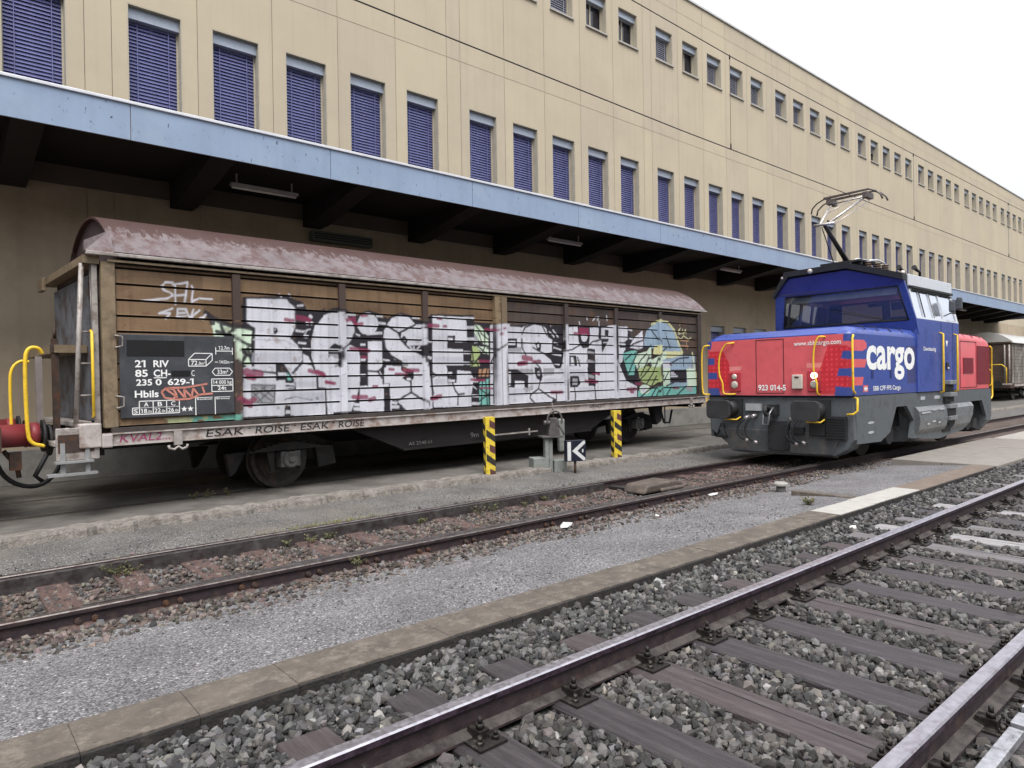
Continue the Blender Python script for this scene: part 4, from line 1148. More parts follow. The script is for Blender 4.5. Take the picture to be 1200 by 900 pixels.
# roof: arched shell with a rain gutter
roof_m = pm('wagon_roof', (.155, .128, .132), .6, .1, .2, 3, (.09, .048, .045), .55, 5, .2, 30)
nt = roof_m.node_tree     # peeling grey coat on the slope, bare rust towards the crown
b = nt.nodes['Principled BSDF']; src = b.inputs['Base Color'].links[0].from_socket
tc = nt.nodes.new('ShaderNodeTexCoord'); sx = nt.nodes.new('ShaderNodeSeparateXYZ'); nt.links.new(tc.outputs['Object'], sx.inputs[0])
mp = nt.nodes.new('ShaderNodeMapping'); mp.inputs['Scale'].default_value = (9, 3, 3); nt.links.new(tc.outputs['Object'], mp.inputs[0])
n1 = nt.nodes.new('ShaderNodeTexNoise'); n1.inputs['Scale'].default_value = 1.6; n1.inputs['Detail'].default_value = 8; n1.inputs['Roughness'].default_value = .75; nt.links.new(mp.outputs[0], n1.inputs['Vector'])
r1 = nt.nodes.new('ShaderNodeMapRange'); r1.inputs[1].default_value = 3.45; r1.inputs[2].default_value = 4.0; nt.links.new(sx.outputs['Z'], r1.inputs[0])
ad = nt.nodes.new('ShaderNodeMath'); ad.operation = 'MULTIPLY_ADD'; ad.inputs[1].default_value = .62; nt.links.new(r1.outputs[0], ad.inputs[0]); nt.links.new(n1.outputs[0], ad.inputs[2])
r2 = nt.nodes.new('ShaderNodeMapRange'); r2.inputs[1].default_value = .765; r2.inputs[2].default_value = .835; nt.links.new(ad.outputs[0], r2.inputs[0])
mx = nt.nodes.new('ShaderNodeMix'); mx.data_type = 'RGBA'; nt.links.new(r2.outputs[0], mx.inputs[0]); nt.links.new(src, mx.inputs[6]); mx.inputs[7].default_value = (.062, .031, .026, 1); nt.links.new(mx.outputs[2], b.inputs['Base Color'])
def arch(y): return 3.36 + .68*(1 - abs(y/1.4)**2.1)
ys = [-1.41] + [1.4*math.sin(t) for t in np.linspace(-1.5, 1.5, 25)] + [1.41]
top = [(y, arch(max(-1.399, min(1.399, y)))) for y in ys]; bot = [(y*.985, z - .03) for y, z in top]
mb = MB()
n = len(top); segs = np.linspace(-2.43, 11.65, 30)
for a, bb in zip(segs, segs[1:]):
    mb.add([(a, y, z) for y, z in top] + [(bb, y, z) for y, z in top], [(i, i+1, n+i+1, n+i) for i in range(n-1)], 0, True)
    mb.add([(a, y, z) for y, z in bot] + [(bb, y, z) for y, z in bot], [(i+1, i, n+i, n+i+1) for i in range(n-1)], 0, True)
for xx, sg in ((-2.43, 1), (11.65, -1)): mb.add([(xx, y, z) for y, z in top] + [(xx, y, z) for y, z in bot], [((i+1, i, n+i, n+i+1) if sg < 0 else (i, i+1, n+i+1, n+i)) for i in range(n-1)])
mb.build('roof', roof_m, W)
for xx in (-2.36, 11.44):
    pl = [(y*.97, z - .035) for y, z in top] ; MB().prism([(1.33, 3.2)] + pl[::-1] + [(-1.33, 3.2)], 'x', xx - .01, xx + .02).build('roof_end', pm('roof_end_brown', (.05, .032, .034), .7, 0, .25), W)
MB().box(-2.74, 11.65, -1.45, -1.385, 3.30, 3.345).box(-2.74, 11.65, 1.385, 1.45, 3.30, 3.345).build('gutter', grey_m, W, bevel=.008)
MB().box(-2.5, 11.4, -1.41, -1.36, 3.235, 3.262).build('door_rail', tan_m, W)
for sg in (-1,): MB().hexa([(-2.75, sg*1.44, 3.345), (-2.43, sg*1.44, 3.345), (-2.43, sg*1.36, 3.345), (-2.75, sg*1.36, 3.345), (-2.75, sg*1.41, 3.47), (-2.43, sg*1.25, 3.66), (-2.43, sg*1.2, 3.62), (-2.75, sg*1.34, 3.44)]).build('roof_corner', roof_m, W)
MB().box(-2.76, -2.58, -1.36, 1.36, 3.2, 3.3).box(-2.80, -2.74, 1.1, 1.45, 3.12, 3.3).build('end_beam', tan_m, W)
# sill
sb = MB().box(-2.62, 11.48, -1.43, -1.33, .905, 1.065).box(-2.62, 11.48, -1.46, -1.43, 1.05, 1.068).box(-2.62, 11.48, -1.445, -1.43, .905, .92).build('sill', sill_pale, W)
MB().box(-2.5, 11.4, -1.45, -1.345, 1.069, 1.128).build('door_track', pm('track_dark', (.06, .05, .045), .7, .2, .3, 10), W)
for s in (-1.73, 10.77):
    mb = MB().box(s - .05, s + .05, -1.475, -1.436, .86, 1.06); mb.tube([(s - .12, -1.46, .86), (s - .11, -1.46, .82), (s - .05, -1.46, .8), (s, -1.46, .84), (s + .05, -1.46, .8), (s + .11, -1.46, .82), (s + .12, -1.46, .86)], .018, 6); mb.build('rope_hook', grey_m, W)
MB().box(-2.86, -2.62, -1.46, -1.2, .9, 1.2).box(-2.62, -2.5, -1.468, -1.3, .89, 1.06).build('corner_bracket', sill_pale, W, bevel=.015)
MB().box(11.48, 11.6, -1.42, -1.2, .9, 1.06).build('corner_bracket', sill_pale, W, bevel=.015)
place_side = lambda y: (lambda x, z: (x, y, z))
black_ink = pm('black_ink', (.02, .018, .02), .7); mag_ink = pm('magenta_ink', (.3, .04, .12), .7)
mb = MB()
xx = -1.36
for txt, w in (('ESAK', .52), ('·', .03), ('ROISE', .52), ('·', .03), ('ESAK', .47), ('·', .03), ('ROISE', .47)):
    lettering(mb, txt, .1, xx, .935 + (.03 if txt == '·' else 0), place_side(-1.436), w, 0, shear=.12); xx += w + .07
lettering(mb, 'oNe2', .06, 6.75, .97, place_side(-1.436), .42); mb.build('marker_tag', black_ink, W)
mb = MB(); lettering(mb, 'KVAL2...', .1, -2.42, .945, place_side(-1.436), .6, shear=.2); mb.build('marker_tag', mag_ink, W)
# data panel
pnl = pm('data_panel', (.052, .054, .062), .45, .1, .12, 4, (.1, .1, .11), .35, 3)
dp = MB().box(-2.385, -.935, -1.385, -1.352, 1.24, 2.325).build('data_panel', pnl, W, bevel=.008)
yt = -1.3875; pt = place_side(yt)
blk = MB()
blk.box(-2.30, -1.60, yt - .001, -1.3852, 2.04, 2.25).box(-1.77, -1.53, yt - .001, -1.3852, 1.77, 1.85); blk.build('black_patch', pm('patch_black', (.004, .004, .005), .6, 0, .1), dp)
mb = MB()
def bar(x0, z0, x1, z1, w=.011):
    d = Vector((x1-x0, z1-z0)); n_ = Vector((-d.y, d.x)).normalized()*w/2
    mb.add([(x0+n_.x, yt, z0+n_.y), (x0-n_.x, yt, z0-n_.y), (x1-n_.x, yt, z1-n_.y), (x1+n_.x, yt, z1+n_.y)], [(0, 1, 2, 3)])
def poly(pts, close=True, w=.011):
    q = list(pts) + ([pts[0]] if close else [])
    for (a, b), (c, d) in zip(q, q[1:]): bar(a, b, c, d, w)
B_ = .022
lettering(mb, '21', .088, -2.21, 1.9, pt, .125, B_); lettering(mb, 'RIV', .088, -1.99, 1.9, pt, .19, B_)
lettering(mb, '85', .088, -2.21, 1.775, pt, .15, B_); lettering(mb, 'CH-', .088, -1.99, 1.775, pt, .21, B_); bar(-1.99, 1.757, -1.83, 1.757); lettering(mb, 'C', .08, -1.515, 1.775, pt, .04)
lettering(mb, '235', .08, -2.20, 1.66, pt, .19, B_); lettering(mb, '0', .08, -1.97, 1.66, pt, .075, B_); lettering(mb, '629-1', .08, -1.82, 1.66, pt, .33, B_)
lettering(mb, 'Hbils', .088, -2.22, 1.505, pt, .285, B_)
poly([(-2.17, 1.37), (-1.68, 1.37), (-1.68, 1.455), (-2.17, 1.455)]); bar(-2.005, 1.37, -2.005, 1.455); bar(-1.84, 1.37, -1.84, 1.455)
poly([(-2.25, 1.285), (-1.68, 1.285), (-1.68, 1.37), (-2.25, 1.37)]); bar(-2.17, 1.285, -2.17, 1.37); bar(-2.005, 1.285, -2.005, 1.37); bar(-1.84, 1.285, -1.84, 1.37)
for i, t in enumerate('ABC'): lettering(mb, t, .055, -2.115 + .165*i, 1.385, pt, .055, .012)
lettering(mb, 'S', .055, -2.235, 1.3, pt, .045, .012)
for i, t in enumerate(('18', '22', '26')): lettering(mb, t, .055, -2.155 + .165*i, 1.3, pt, .075, .012); lettering(mb, '.0t', .035, -2.075 + .165*i, 1.3, pt, .055, .008)
for sx in (-1.62, -1.54): mb.add([(sx + .042*(1 if i % 2 == 0 else .42)*math.sin(i*math.pi/5), yt, 1.33 + .042*(1 if i % 2 == 0 else .42)*math.cos(i*math.pi/5)) for i in range(10)], [tuple(range(10))[::-1]])
poly([(-1.47, 1.24), (-1.47, 1.48)], False); poly([(-1.21, 1.24), (-1.21, 1.48)], False); bar(-1.47, 1.478, -1.24, 1.478, .007); bar(-1.2, 1.478, -1.0, 1.478, .007)
lettering(mb, 'Revision', .026, -1.45, 1.445, pt, .2, .006); lettering(mb, 'Bremse', .026, -1.19, 1.445, pt, .18, .006)
poly([(-1.55, 1.91), (-1.32, 1.91), (-1.32, 2.0), (-1.55, 2.0)]); poly([(-1.55, 2.0), (-1.47, 2.085), (-1.235, 2.085), (-1.32, 2.0)], False); poly([(-1.32, 1.91), (-1.235, 1.99), (-1.235, 2.085)], False); lettering(mb, '72', .06, -1.515, 1.925, pt, .08, .012); lettering(mb, '.0m³', .045, -1.425, 1.925, pt, .085, .008)
bar(-1.185, 2.07, -1.185, 2.17); bar(-.955, 2.07, -.955, 2.17); bar(-1.185, 2.12, -.955, 2.12); lettering(mb, '12.7m', .05, -1.145, 2.14, pt, .15, .01)
lettering(mb, '14.02m', .045, -1.14, 1.945, pt, .14, .008); bar(-1.2, 1.965, -1.155, 1.965, .008); bar(-.985, 1.965, -.945, 1.965, .008)
poly([(-1.24, 1.83), (-1.2, 1.88), (-1.0, 1.88), (-.96, 1.83), (-1.0, 1.78), (-1.2, 1.78)]); lettering(mb, '33m²', .06, -1.17, 1.8, pt, .15, .01)
poly([(-1.25, 1.555), (-.96, 1.555), (-.96, 1.73), (-1.25, 1.73)]); bar(-1.25, 1.64, -.96, 1.64); lettering(mb, '14 000 kg', .05, -1.235, 1.66, pt, .26, .008); lettering(mb, '24t', .055, -1.17, 1.575, pt, .12, .01)
mb.build('lettering', white_paint, dp)
mb = MB(); yt = -1.3895
for pp in ([(-1.84, 1.62), (-1.9, 1.57), (-1.86, 1.49), (-1.76, 1.47), (-1.71, 1.52), (-1.75, 1.6), (-1.84, 1.62), (-1.6, 1.62), (-1.31, 1.665)], [(-1.84, 1.6), (-1.7, 1.49)], [(-1.7, 1.6), (-1.6, 1.47), (-1.62, 1.6), (-1.52, 1.49), (-1.5, 1.61)], [(-1.74, 1.46), (-1.55, 1.465), (-1.4, 1.52), (-1.24, 1.53)], [(-1.38, 1.63), (-1.35, 1.54)], [(-1.5, 1.61), (-1.42, 1.5)]):
    poly(pp, False, .026)
mb.build('spray_tag', pm('salmon_spray', (.5, .2, .155), .6), dp)
mb = MB()
for z0 in (2.15, 1.38):
    mb = MB(); mb.tube([(-2.43, -1.39, z0 + .15), (-2.43, -1.43, z0 + .15), (-2.36, -1.43, z0 + .14), (-2.355, -1.43, z0 + .02), (-2.43, -1.43, z0), (-2.43, -1.39, z0)], .011, 6)
    mb.build('door_handle', grey_m, d1)
# left end: braces, ladder posts, handrail, step, buffers
MB().tube([(-2.76, -1.28, 3.2), (-2.86, -1.28, 1.2)], .03, 6).tube([(-2.64, -1.22, 3.22), (-2.6, -1.22, 1.1)], .03, 6).box(-2.66, -2.6, -1.32, -1.27, 1.1, 3.2).build('end_brace', grey_m, W)
MB().tube([(-2.68, -1.3, 2.36), (-2.68, -1.36, 2.34), (-2.68, -1.36, 1.3), (-2.68, -1.3, 1.28)], .018, 8).build('handrail', yellow, W)
mb = MB()
for z0 in (1.55, 1.95, 2.35): mb.tube([(-2.83, -1.27, z0), (-2.63, -1.22, z0)], .012, 6)
mb.build('rung', grey_m, W)
MB().box(-2.84, -2.66, -1.16, 1.2, 1.15, 1.22).box(-3.12, -2.62, -1.42, -.9, .94, 1.0).box(-3.1, -2.64, -1.425, -1.395, .76, 1.16).build('end_platform', grey_m, W, bevel=.01)
MB().box(-3.08, -2.7, -1.43, -1.425, .86, 1.08).build('end_plate', rustdark, W)
eb = pm('end_panel_blue', (.125, .135, .155), .6, .1, .25, 4, (.06, .045, .04), .6, 3)
MB().box(-2.63, -2.60, -1.0, 1.2, 1.22, 3.1).build('end_door', eb, W); MB().box(-3.0, -2.64, -.9, 1.25, 2.1, 2.2).build('end_shelf', tan_m, W)
mb = MB().box(-3.2, -2.68, -1.5, -1.35, .585, .615).box(-3.12, -2.72, -1.5, -1.38, .735, .76)
for s in (-3.06, -2.8): mb.box(s, s + .05, -1.44, -1.42, .6, .98)
mb.build('step', pm('step_grey', (.27, .27, .27), .6, .3, .15, 9), W)
MB().box(-3.02, -2.95, -.86, -.79, 1.0, 2.28).box(-3.03, -2.94, -.87, -.78, 2.1, 2.2).cyl((-2.985, -.825, 2.28), (-2.985, -.825, 2.42), .02, n=8).build('end_post', rustdark, W)
for xx, sg in ((-3.10, -1), (12.12, 1)):
    for yy in (-.875, .875):
        MB().cyl((xx, yy, 1.0), (xx - sg*.04, yy, 1.0), .2, n=20).cyl((xx - sg*.04, yy, 1.0), (xx - sg*.5, yy, 1.0), .11, n=14).build('buffer', steel_dark, W, bevel=.01)
MB().box(-2.75, 11.6, -.6, .6, .8, 1.04).box(-2.75, -2.55, -1.25, 1.25, .78, 1.04).box(11.45, 11.6, -1.25, 1.25, .78, 1.04).build('underframe', steel_dark, W)
mb = MB()
for s in (-1, 1): mb.prism([(.9, .92), (2.0, .46), (7.0, .46), (8.1, .92)], 'y', s*1.2 - .03, s*1.2 + .03)
mb.box(2.0, 7.0, -1.26, -1.16, .44, .48); mb.build('truss_beam', pm('truss_steel', (.02, .018, .018), .6, .3, .3, 6), W)
for tx_, h_, x_, z_, w_ in (('AS 2140 k1', .06, 2.1, .52, .5), ('9m', .1, 3.5, .55, .2)):
    mb = MB(); lettering(mb, tx_, h_, x_, z_, place_side(-1.262), w_); mb.build('lettering', pm('faded_white', (.16, .15, .15), .7), W)
MB().box(3.95, 5.2, -1.36, -1.33, .555, .58).box(4.95, 4.98, -1.36, -1.33, .5, .64).build('brake_lever', grey_m, W)
MB().cyl((3.0, -.4, .7), (3.9, -.4, .7), .16, n=16).cyl((5.2, .2, .65), (6.4, .2, .65), .2, n=16).build('brake_cylinder', steel_dark, W)
wheel_m = pm('wheel_steel', (.05, .045, .042), .55, .5, .3, 12, (.11, .07, .05), .4, 6)
for s in (0, 9.0):
    for sg in (-1, 1):
        MB().lathe([(.0, .0), (.07, 0), (.1, .02), (.17, .055), (.33, .04), (.4, 0), (.455, 0), (.462, .03), (.465, .11), (.49, .12), (.49, .14), (.4, .145), (.1, .14), (0, .14)], (s, -.73 if sg < 0 else .73, .462), 40) if False else None
        prof = [(.001, .0), (.07, 0), (.1, .02), (.17, .055), (.33, .04), (.4, 0), (.455, 0), (.462, .03), (.465, .11), (.49, .12), (.49, .14), (.4, .145), (.001, .14)]
        w = MB().lathe([(r, o*(-sg)) for r, o in prof], (s, sg*.74, .462), 44).build('wheel', wheel_m, W)
    MB().cyl((s, -1.05, .462), (s, 1.05, .462), .075, n=12).build('axle', wheel_m, W)
    for sg in (-1, 1):
        ab = MB().box(s - .16, s + .16, sg*1.02 - .12, sg*1.02 + .12, .36, .6); ab.cyl((s, sg*1.1, .475), (s, sg*1.17, .475), .125, n=18); ab.cyl((s, sg*1.17, .475), (s, sg*1.2, .475), .05, n=10)
        ab.build('axle_box', pm('axle_box_steel', (.09, .088, .085), .5, .4, .3, 10, (.04, .03, .025), .4, 6), W, bevel=.015)
        mb = MB()
        for q in range(6): mb.box(s - .62 + .09*q, s + .62 - .09*q, sg*1.02 - .06, sg*1.02 + .06, .6 + .018*(5-q)*0 + .02*q + .02, .6 + .02*q + .038)
        mb.prism([(s - .34, .74), (s - .26, .28), (s - .2, .28), (s - .2, .74)], 'y', sg*.98 - .02, sg*.98 + .02).prism([(s + .34, .74), (s + .26, .28), (s + .2, .28), (s + .2, .74)], 'y', sg*.98 - .02, sg*.98 + .02).box(s - .3, s + .3, sg*.98 - .02, sg*.98 + .02, .285, .3)
        mb.build('leaf_spring', steel_dark, W)
        for dd in (-.72, .72): MB().prism([(s + dd - .16, .62), (s + dd + .16, .62), (s + dd + .12*(-1 if dd < 0 else 1) + .1, .3), (s + dd - .1, .26)], 'y', sg*.78 - .06, sg*.78 + .06).build('brake_block', steel_dark, W, bevel=.02)
mb = MB().tube([(9.9, -1.1, .8), (10.05, -1.1, .45), (10.3, -1.1, .42), (10.42, -1.1, .75)], .028, 8).tube([(10.1, -1.1, .85), (10.1, -1.1, .4)], .016, 6); mb.build('brake_hose', black_rubber, W)
MB().prism([(9.45, .85), (9.85, .85), (9.8, .5), (9.6, .42)], 'y', -1.2, -1.05).build('spring_hanger', steel_dark, W)
MB().tube([(-3.0, -.3, .8), (-3.15, -.3, .5), (-3.05, -.3, .4)], .03, 8).build('brake_hose', black_rubber, W)
# the grooved rails the wagon stands on, flush with the paving
for k, yy in enumerate((-.755, .755)):
    o = MB().box(-40, 60, yy - .035, yy + .035, -.12, .0035).box(-40, 60, yy + .037, yy + .08, -.12, .0025, 1).build('grooved_rail', [rail_dull, black_rubber])
    o.matrix_world = Matrix.Translation((4.2384, 11.3759, .031)) @ Matrix.Rotation(_a, 4, 'Z')
    tag(o, ['front grooved rail in the paving under the freight wagon', 'rear grooved rail in the paving under the freight wagon, on the wall side'][k], 'rail')
# ================================================================== SHUNTING LOCOMOTIVE
LO = thing('shunting_locomotive', 'small red and blue electric shunting locomotive with a raised pantograph, lettered cargo', 'locomotive', (12.53, 6.78, 0))
l_red = pm('loco_red', (.57, .095, .11), .38, .0, .1, 3, (.36, .1, .1), .3, 5)
l_blue = pm('loco_blue', (.04, .068, .28), .3, .0, .1, 3, (.05, .07, .22), .2, 2)
l_blue2 = pm('loco_blue_brow_shade', (.03, .038, .21), .35, 0, .1, 3)  # darker copy of the blue: shade below the roof put into the brow
l_grey = pm('loco_grey', (.1, .112, .122), .5, .1, .15, 4, (.05, .045, .04), .4, 4)
l_tank = pm('loco_tank', (.165, .175, .185), .3, .25, .12, 3, (.07, .065, .06), .35, 3)
l_dark = pm('loco_dark', (.025, .026, .028), .6, .2, .2, 8)
l_black = pm('loco_black', (.01, .01, .012), .7, 0, .2)
l_paint = pm('loco_shell_paint', (1, 1, 1), .36, 0, .06, 6, (.2, .13, .12), .12, 4, attr=True, streak=0)
l_light = pm('loco_light_grey', (.6, .62, .66), .3, .2, .06, 4)
def xf(z): return 2.97 - .33*(z - 2.81)
def fplate(mb, poly, d0, d1, m=0):      # plate in the leaning cab front
    n = len(poly); v = [(xf(z) + d0, y, z) for y, z in poly] + [(xf(z) + d1, y, z) for y, z in poly]
    ar = sum(p[0]*q[1] - q[0]*p[1] for p, q in zip(poly, poly[1:] + poly[:1]))
    f = [(i, (i+1) % n, n + (i+1) % n, n + i) for i in range(n)] + [tuple(range(n))[::-1], tuple(range(n, 2*n))]
    if ar > 0: pass
    else: f = [q[::-1] for q in f]
    return mb.add(v, f, m)
def loft(mb, secs, m=0, smooth=True):
    n = len(secs[0]); v = [p for s in secs for p in s]
    for k in range(len(secs) - 1): mb.add(secs[k] + secs[k+1], [(i, n+i, n+i+1, i+1) for i in range(n-1)], m, smooth)
    return mb
def hsec(x, hw, zt, zb=1.29, r=1.): 
    pr = [(hw, zb), (hw, zt - .17), (hw - .025*r, zt - .09), (hw - .09*r, zt - .03), (hw - .22*r, zt)]
    return [(x, y, z) for y, z in pr] + [(x, -y, z) for y, z in pr[::-1]]
# front hood
mb = MB(); loft(mb, [hsec(.0, 1.41, 2.43), hsec(.09, 1.496, 2.49), hsec(.3, 1.498, 2.56), hsec(3.04, 1.498, 2.6)])
mb.add(hsec(.0, 1.41, 2.43), [tuple(range(10))]); hood = mb.build('front_hood', l_blue, LO)
mb = MB()
for x in (.62, 1.22, 1.82, 2.42): mb.add([(x, -1.5, 2.43), (x + .02, -1.5, 2.43), (x + .02, -1.28, 2.597), (x, -1.28, 2.597)], [(0, 1, 2, 3)]) if False else mb.tube([(x, -1.478, 2.5), (x, -1.415, 2.565), (x, -1.28, 2.592)], .009, 5)
mb.build('hood_seam', l_dark, hood)
# painted shell: the front wraps round the corner into the near side
path = [(.1, 1.499)] + [(.09*(1 - math.sin(t)), 1.41 + .089*math.cos(t)) for t in np.linspace(.15, 1.57, 6)] + [(-.003, y) for y in np.arange(1.40, -1.401, -.0125)] + [(.09*(1 - math.sin(t)), -1.41 - .091*math.cos(t)) for t in np.linspace(1.57, .1, 7)] + [(x, -1.502) for x in np.concatenate([np.arange(.1, 3.03, .0125), [3.03]])]
path = np.array(path); zz = np.concatenate([np.arange(1.295, 2.405, .0125), [2.41]])
PX = np.repeat(path[:, 0][None], len(zz), 0); PY = np.repeat(path[:, 1][None], len(zz), 0); PZ = np.repeat(zz[:, None], len(path), 1)
RED, RED2, REDL, BLU = np.array([.6, .105, .12]), np.array([.5, .026, .04]), np.array([.7, .24, .23]), np.array([.04, .07, .28])
onside = (PX > .05) & (PY < 0)
colr = np.where(onside[..., None], BLU, RED)*np.ones(PX.shape + (1,))
def inpoly(a, b, q):
    ins = np.zeros(a.shape, bool)
    for (x1, y1), (x2, y2) in zip(q, q[1:] + q[:1]):
        if y1 != y2: ins ^= ((y1 > b) != (y2 > b)) & (a < (x2-x1)*(b-y1)/(y2-y1) + x1)
    return ins
fr_ = ~onside
for c, q in ((RED2, [(1.41, 2.2), (1.09, 2.2), (.94, 1.92), (.94, 1.38), (1.49, 1.38), (1.5, 1.89), (1.44, 2.1)]), (RED2, [(-1.07, 2.22), (-1.41, 2.2), (-1.5, 2.12), (-1.5, 1.32), (-.91, 1.32), (-.93, 1.8)]),
             (BLU, [(1.6, 2.42), (1.35, 2.42), (1.37, 2.25), (1.6, 2.25)]), (BLU, [(1.6, 2.07), (1.29, 2.06), (1.29, 1.93), (1.6, 1.93)]), (BLU, [(1.6, 1.76), (1.24, 1.76), (1.23, 1.62), (1.6, 1.62)]), (BLU, [(1.6, 1.44), (1.2, 1.44), (1.15, 1.2), (1.6, 1.2)]),
             (BLU, [(-1.36, 2.5), (-1.6, 2.5), (-1.6, 2.27), (-1.34, 2.28)]), (BLU, [(-1.33, 2.1), (-1.6, 2.09), (-1.6, 1.95), (-1.3, 1.96)]), (BLU, [(-1.26, 1.79), (-1.6, 1.78), (-1.6, 1.64), (-1.23, 1.65)]), (BLU, [(-1.2, 1.46), (-1.6, 1.45), (-1.6, 1.2), (-1.17, 1.2)]),
             (REDL, [(.95, 1.87), (.67, 1.87), (.7, 1.8), (.95, 1.79)]), (REDL, [(-.67, 1.9), (-.96, 1.9), (-.92, 1.81), (-.67, 1.81)])):
    colr = np.where((inpoly(PY, PZ, q) & fr_)[..., None], c, colr)
for q in ([(-1, 2.30), (.5, 2.30), (.6, 2.25), (.6, 2.15), (.42, 2.1), (-1, 2.1)], [(-1, 1.95), (.6, 1.95), (.52, 1.80), (-1, 1.79)], [(-1, 1.64), (.46, 1.63), (.41, 1.48), (-1, 1.47)], [(.43, 1.475), (.64, 1.475), (.64, 1.345), (.43, 1.345)]):
    colr = np.where((inpoly(PX, PZ, q) & onside)[..., None], RED, colr)
dots = ((np.mod(PY*11, 1) - .5)**2 + (np.mod(PZ*11, 1) - .5)**2 < .05) & (np.abs(colr - RED2).sum(-1) < .02); colr = np.where(dots[..., None], RED2*1.35 + .02, colr)
grd = (np.abs(PX - 2.82) < .28) & (PZ > 1.48) & (PZ < 2.24) & onside; colr = np.where(grd[..., None], np.array([.035, .04, .13])*(1 + .3*(np.mod(PZ*24, 1) > .5))[..., None], colr)
colr = colr*(.92 + .16*vnoise(PY*2 + PX*2 + 9, PZ*3 + 4, 61, 5))[..., None]; spots = vnoise(PY*9 + PX*9 + 20, PZ*9, 62, 4); colr = np.where((spots > .7)[..., None], colr*.93, colr)
lowd = np.clip((1.5 - PZ)/.25, 0, 1)*vnoise(PY*6 + PX*6 + 3, PZ*2, 63, 5)*.45; colr = colr*(1 - lowd[..., None]) + np.array([.1, .085, .075])*lowd[..., None]
grid_mesh('painted_shell', PX, PY, PZ, l_paint, hood, colr)
dk = pm('seam_dark', (.06, .012, .016), .6)
MB().box(-.009, -.004, -.215, .355, 2.375, 2.387).box(-.009, -.004, -.215, .355, 1.335, 1.347).box(-.009, -.004, -.225, -.213, 1.335, 2.387).box(-.009, -.004, .345, .357, 1.335, 2.387).build('nose_door', dk, hood)
front = lambda y, z: (-.0105, y, z)
mb = MB(); lettering(mb, '923 014-5', .105, -.31, 1.395, lambda x, z: (-.011, -x, z), .57, .025); mb.build('lettering', white_paint, hood)
mb = MB(); lettering(mb, 'www.sbbcargo.com', .085, .43, 2.235, lambda x, z: (-.011, -x, z), .88, .012)
mb.build('lettering', white_paint, hood)
sidep = lambda x, z: (x, -1.506, z)
mb = MB(); lettering(mb, 'cargo', .615, .58, 1.785, sidep, 2.36, .028); mb.build('lettering', white_paint, hood)
mb = MB(); lettering(mb, 'SBB CFF FFS Cargo', .085, .86, 1.37, sidep, 1.32, .012); mb.build('lettering', white_paint, hood)
mb = MB(); cx, cz = .535, 1.41     # white arrow emblem
mb.add([(cx - .05, -1.5065, cz - .012), (cx + .05, -1.5065, cz - .012), (cx + .05, -1.5065, cz + .012), (cx - .05, -1.5065, cz + .012)], [(0, 1, 2, 3)])
for sg in (-1, 1):
    mb.add([(cx + sg*.08, -1.506, cz), (cx + sg*.04, -1.506, cz + .042), (cx + sg*.018, -1.506, cz + .042), (cx + sg*.05, -1.506, cz), (cx + sg*.018, -1.506, cz - .042), (cx + sg*.04, -1.506, cz - .042)], [(0, 1, 2, 3, 4, 5) if sg > 0 else (5, 4, 3, 2, 1, 0)])
mb.add([(cx - .011, -1.506, cz - .042), (cx + .011, -1.506, cz - .042), (cx + .011, -1.506, cz + .042), (cx - .011, -1.506, cz + .042)], [(0, 1, 2, 3)])
mb.build('arrow_emblem', white_paint, hood)
for x in (.8, 1.66): MB().box(x, x + .08, -1.51, -1.504, 1.6, 1.76).build('latch', pm('latch_blue', (.015, .025, .12), .5), hood)
# headlights: lower and upper lamp each side
lens = pm('lamp_lens', (.5, .46, .4), .15, .2, .05); lit = pm('lamp_lit', (1, 1, .95), .3, emit=((1, .97, .88), 3.5)); lbez = pm('lamp_bezel', (.35, .03, .045), .45)
for yc in (.82, -.82):
    MB().box(-.03, -.002, yc - .13, yc + .13, 1.37, 1.76).build('lamp_bezel', lbez, LO, bevel=.012)
    for zc, r in ((1.67, .058), (1.505, .076)):
        on = yc < 0 and zc > 1.6
        MB().lathe([(0, -.05), (r*.7, -.045), (r, -.03), (r, .0)], (-.008, yc, zc), 20, ax='x').build('headlight', lit if on else lens, LO)
MB().box(-.06, -.004, -.6, -.4, 1.42, 1.69).build('socket_box', pm('box_cream', (.5, .46, .4), .5), LO, bevel=.015); MB().box(-.065, -.058, -.54, -.46, 1.625, 1.655).build('socket_latch', dk, LO)
# yellow grab rails
ry = lambda pts, r=.0165: MB().tube(chaikin([(-.09 if 0 < i < len(pts)-1 else -.0, y, z) for i, (y, z) in enumerate(pts)]), r, 8).build('grab_rail', yellow, LO, )
ry([(.84, 2.36), (.86, 2.35), (.97, 2.35), (1.13, 2.13), (1.14, 1.7), (1.05, 1.56), (1.05, 1.37), (1.01, 1.315), (.83, 1.315), (.82, 1.32)])
ry([(-1.02, 2.37), (-1.0, 2.38), (-.92, 2.37), (-.84, 2.15), (-.84, 1.67), (-.9, 1.56), (-.9, 1.33), (-.9, 1.31)])
ry([(1.41, 2.33), (1.44, 2.33), (1.51, 2.3), (1.545, 2.13), (1.54, 1.32), (1.46, 1.31), (1.42, 1.31)])
MB().tube([(.03, -1.5, 2.38), (-.02, -1.53, 2.37), (-.06, -1.53, 2.32), (-.06, -1.53, 1.4), (-.02, -1.55, 1.345), (.06, -1.5, 1.34)], .019, 8).build('grab_rail', yellow, LO)
MB().tube([(.06, -1.5, 1.26), (.02, -1.57, 1.25), (.02, -1.57, 1.03), (-.02, -1.52, .97), (-.02, -1.4, .96)], .019, 8).build('grab_rail', yellow, LO)
MB().tube([(.06, 1.46, 1.24), (0, 1.5, 1.22), (0, 1.47, 1.02), (0, 1.4, .95)], .016, 8).build('grab_rail', yellow, LO)
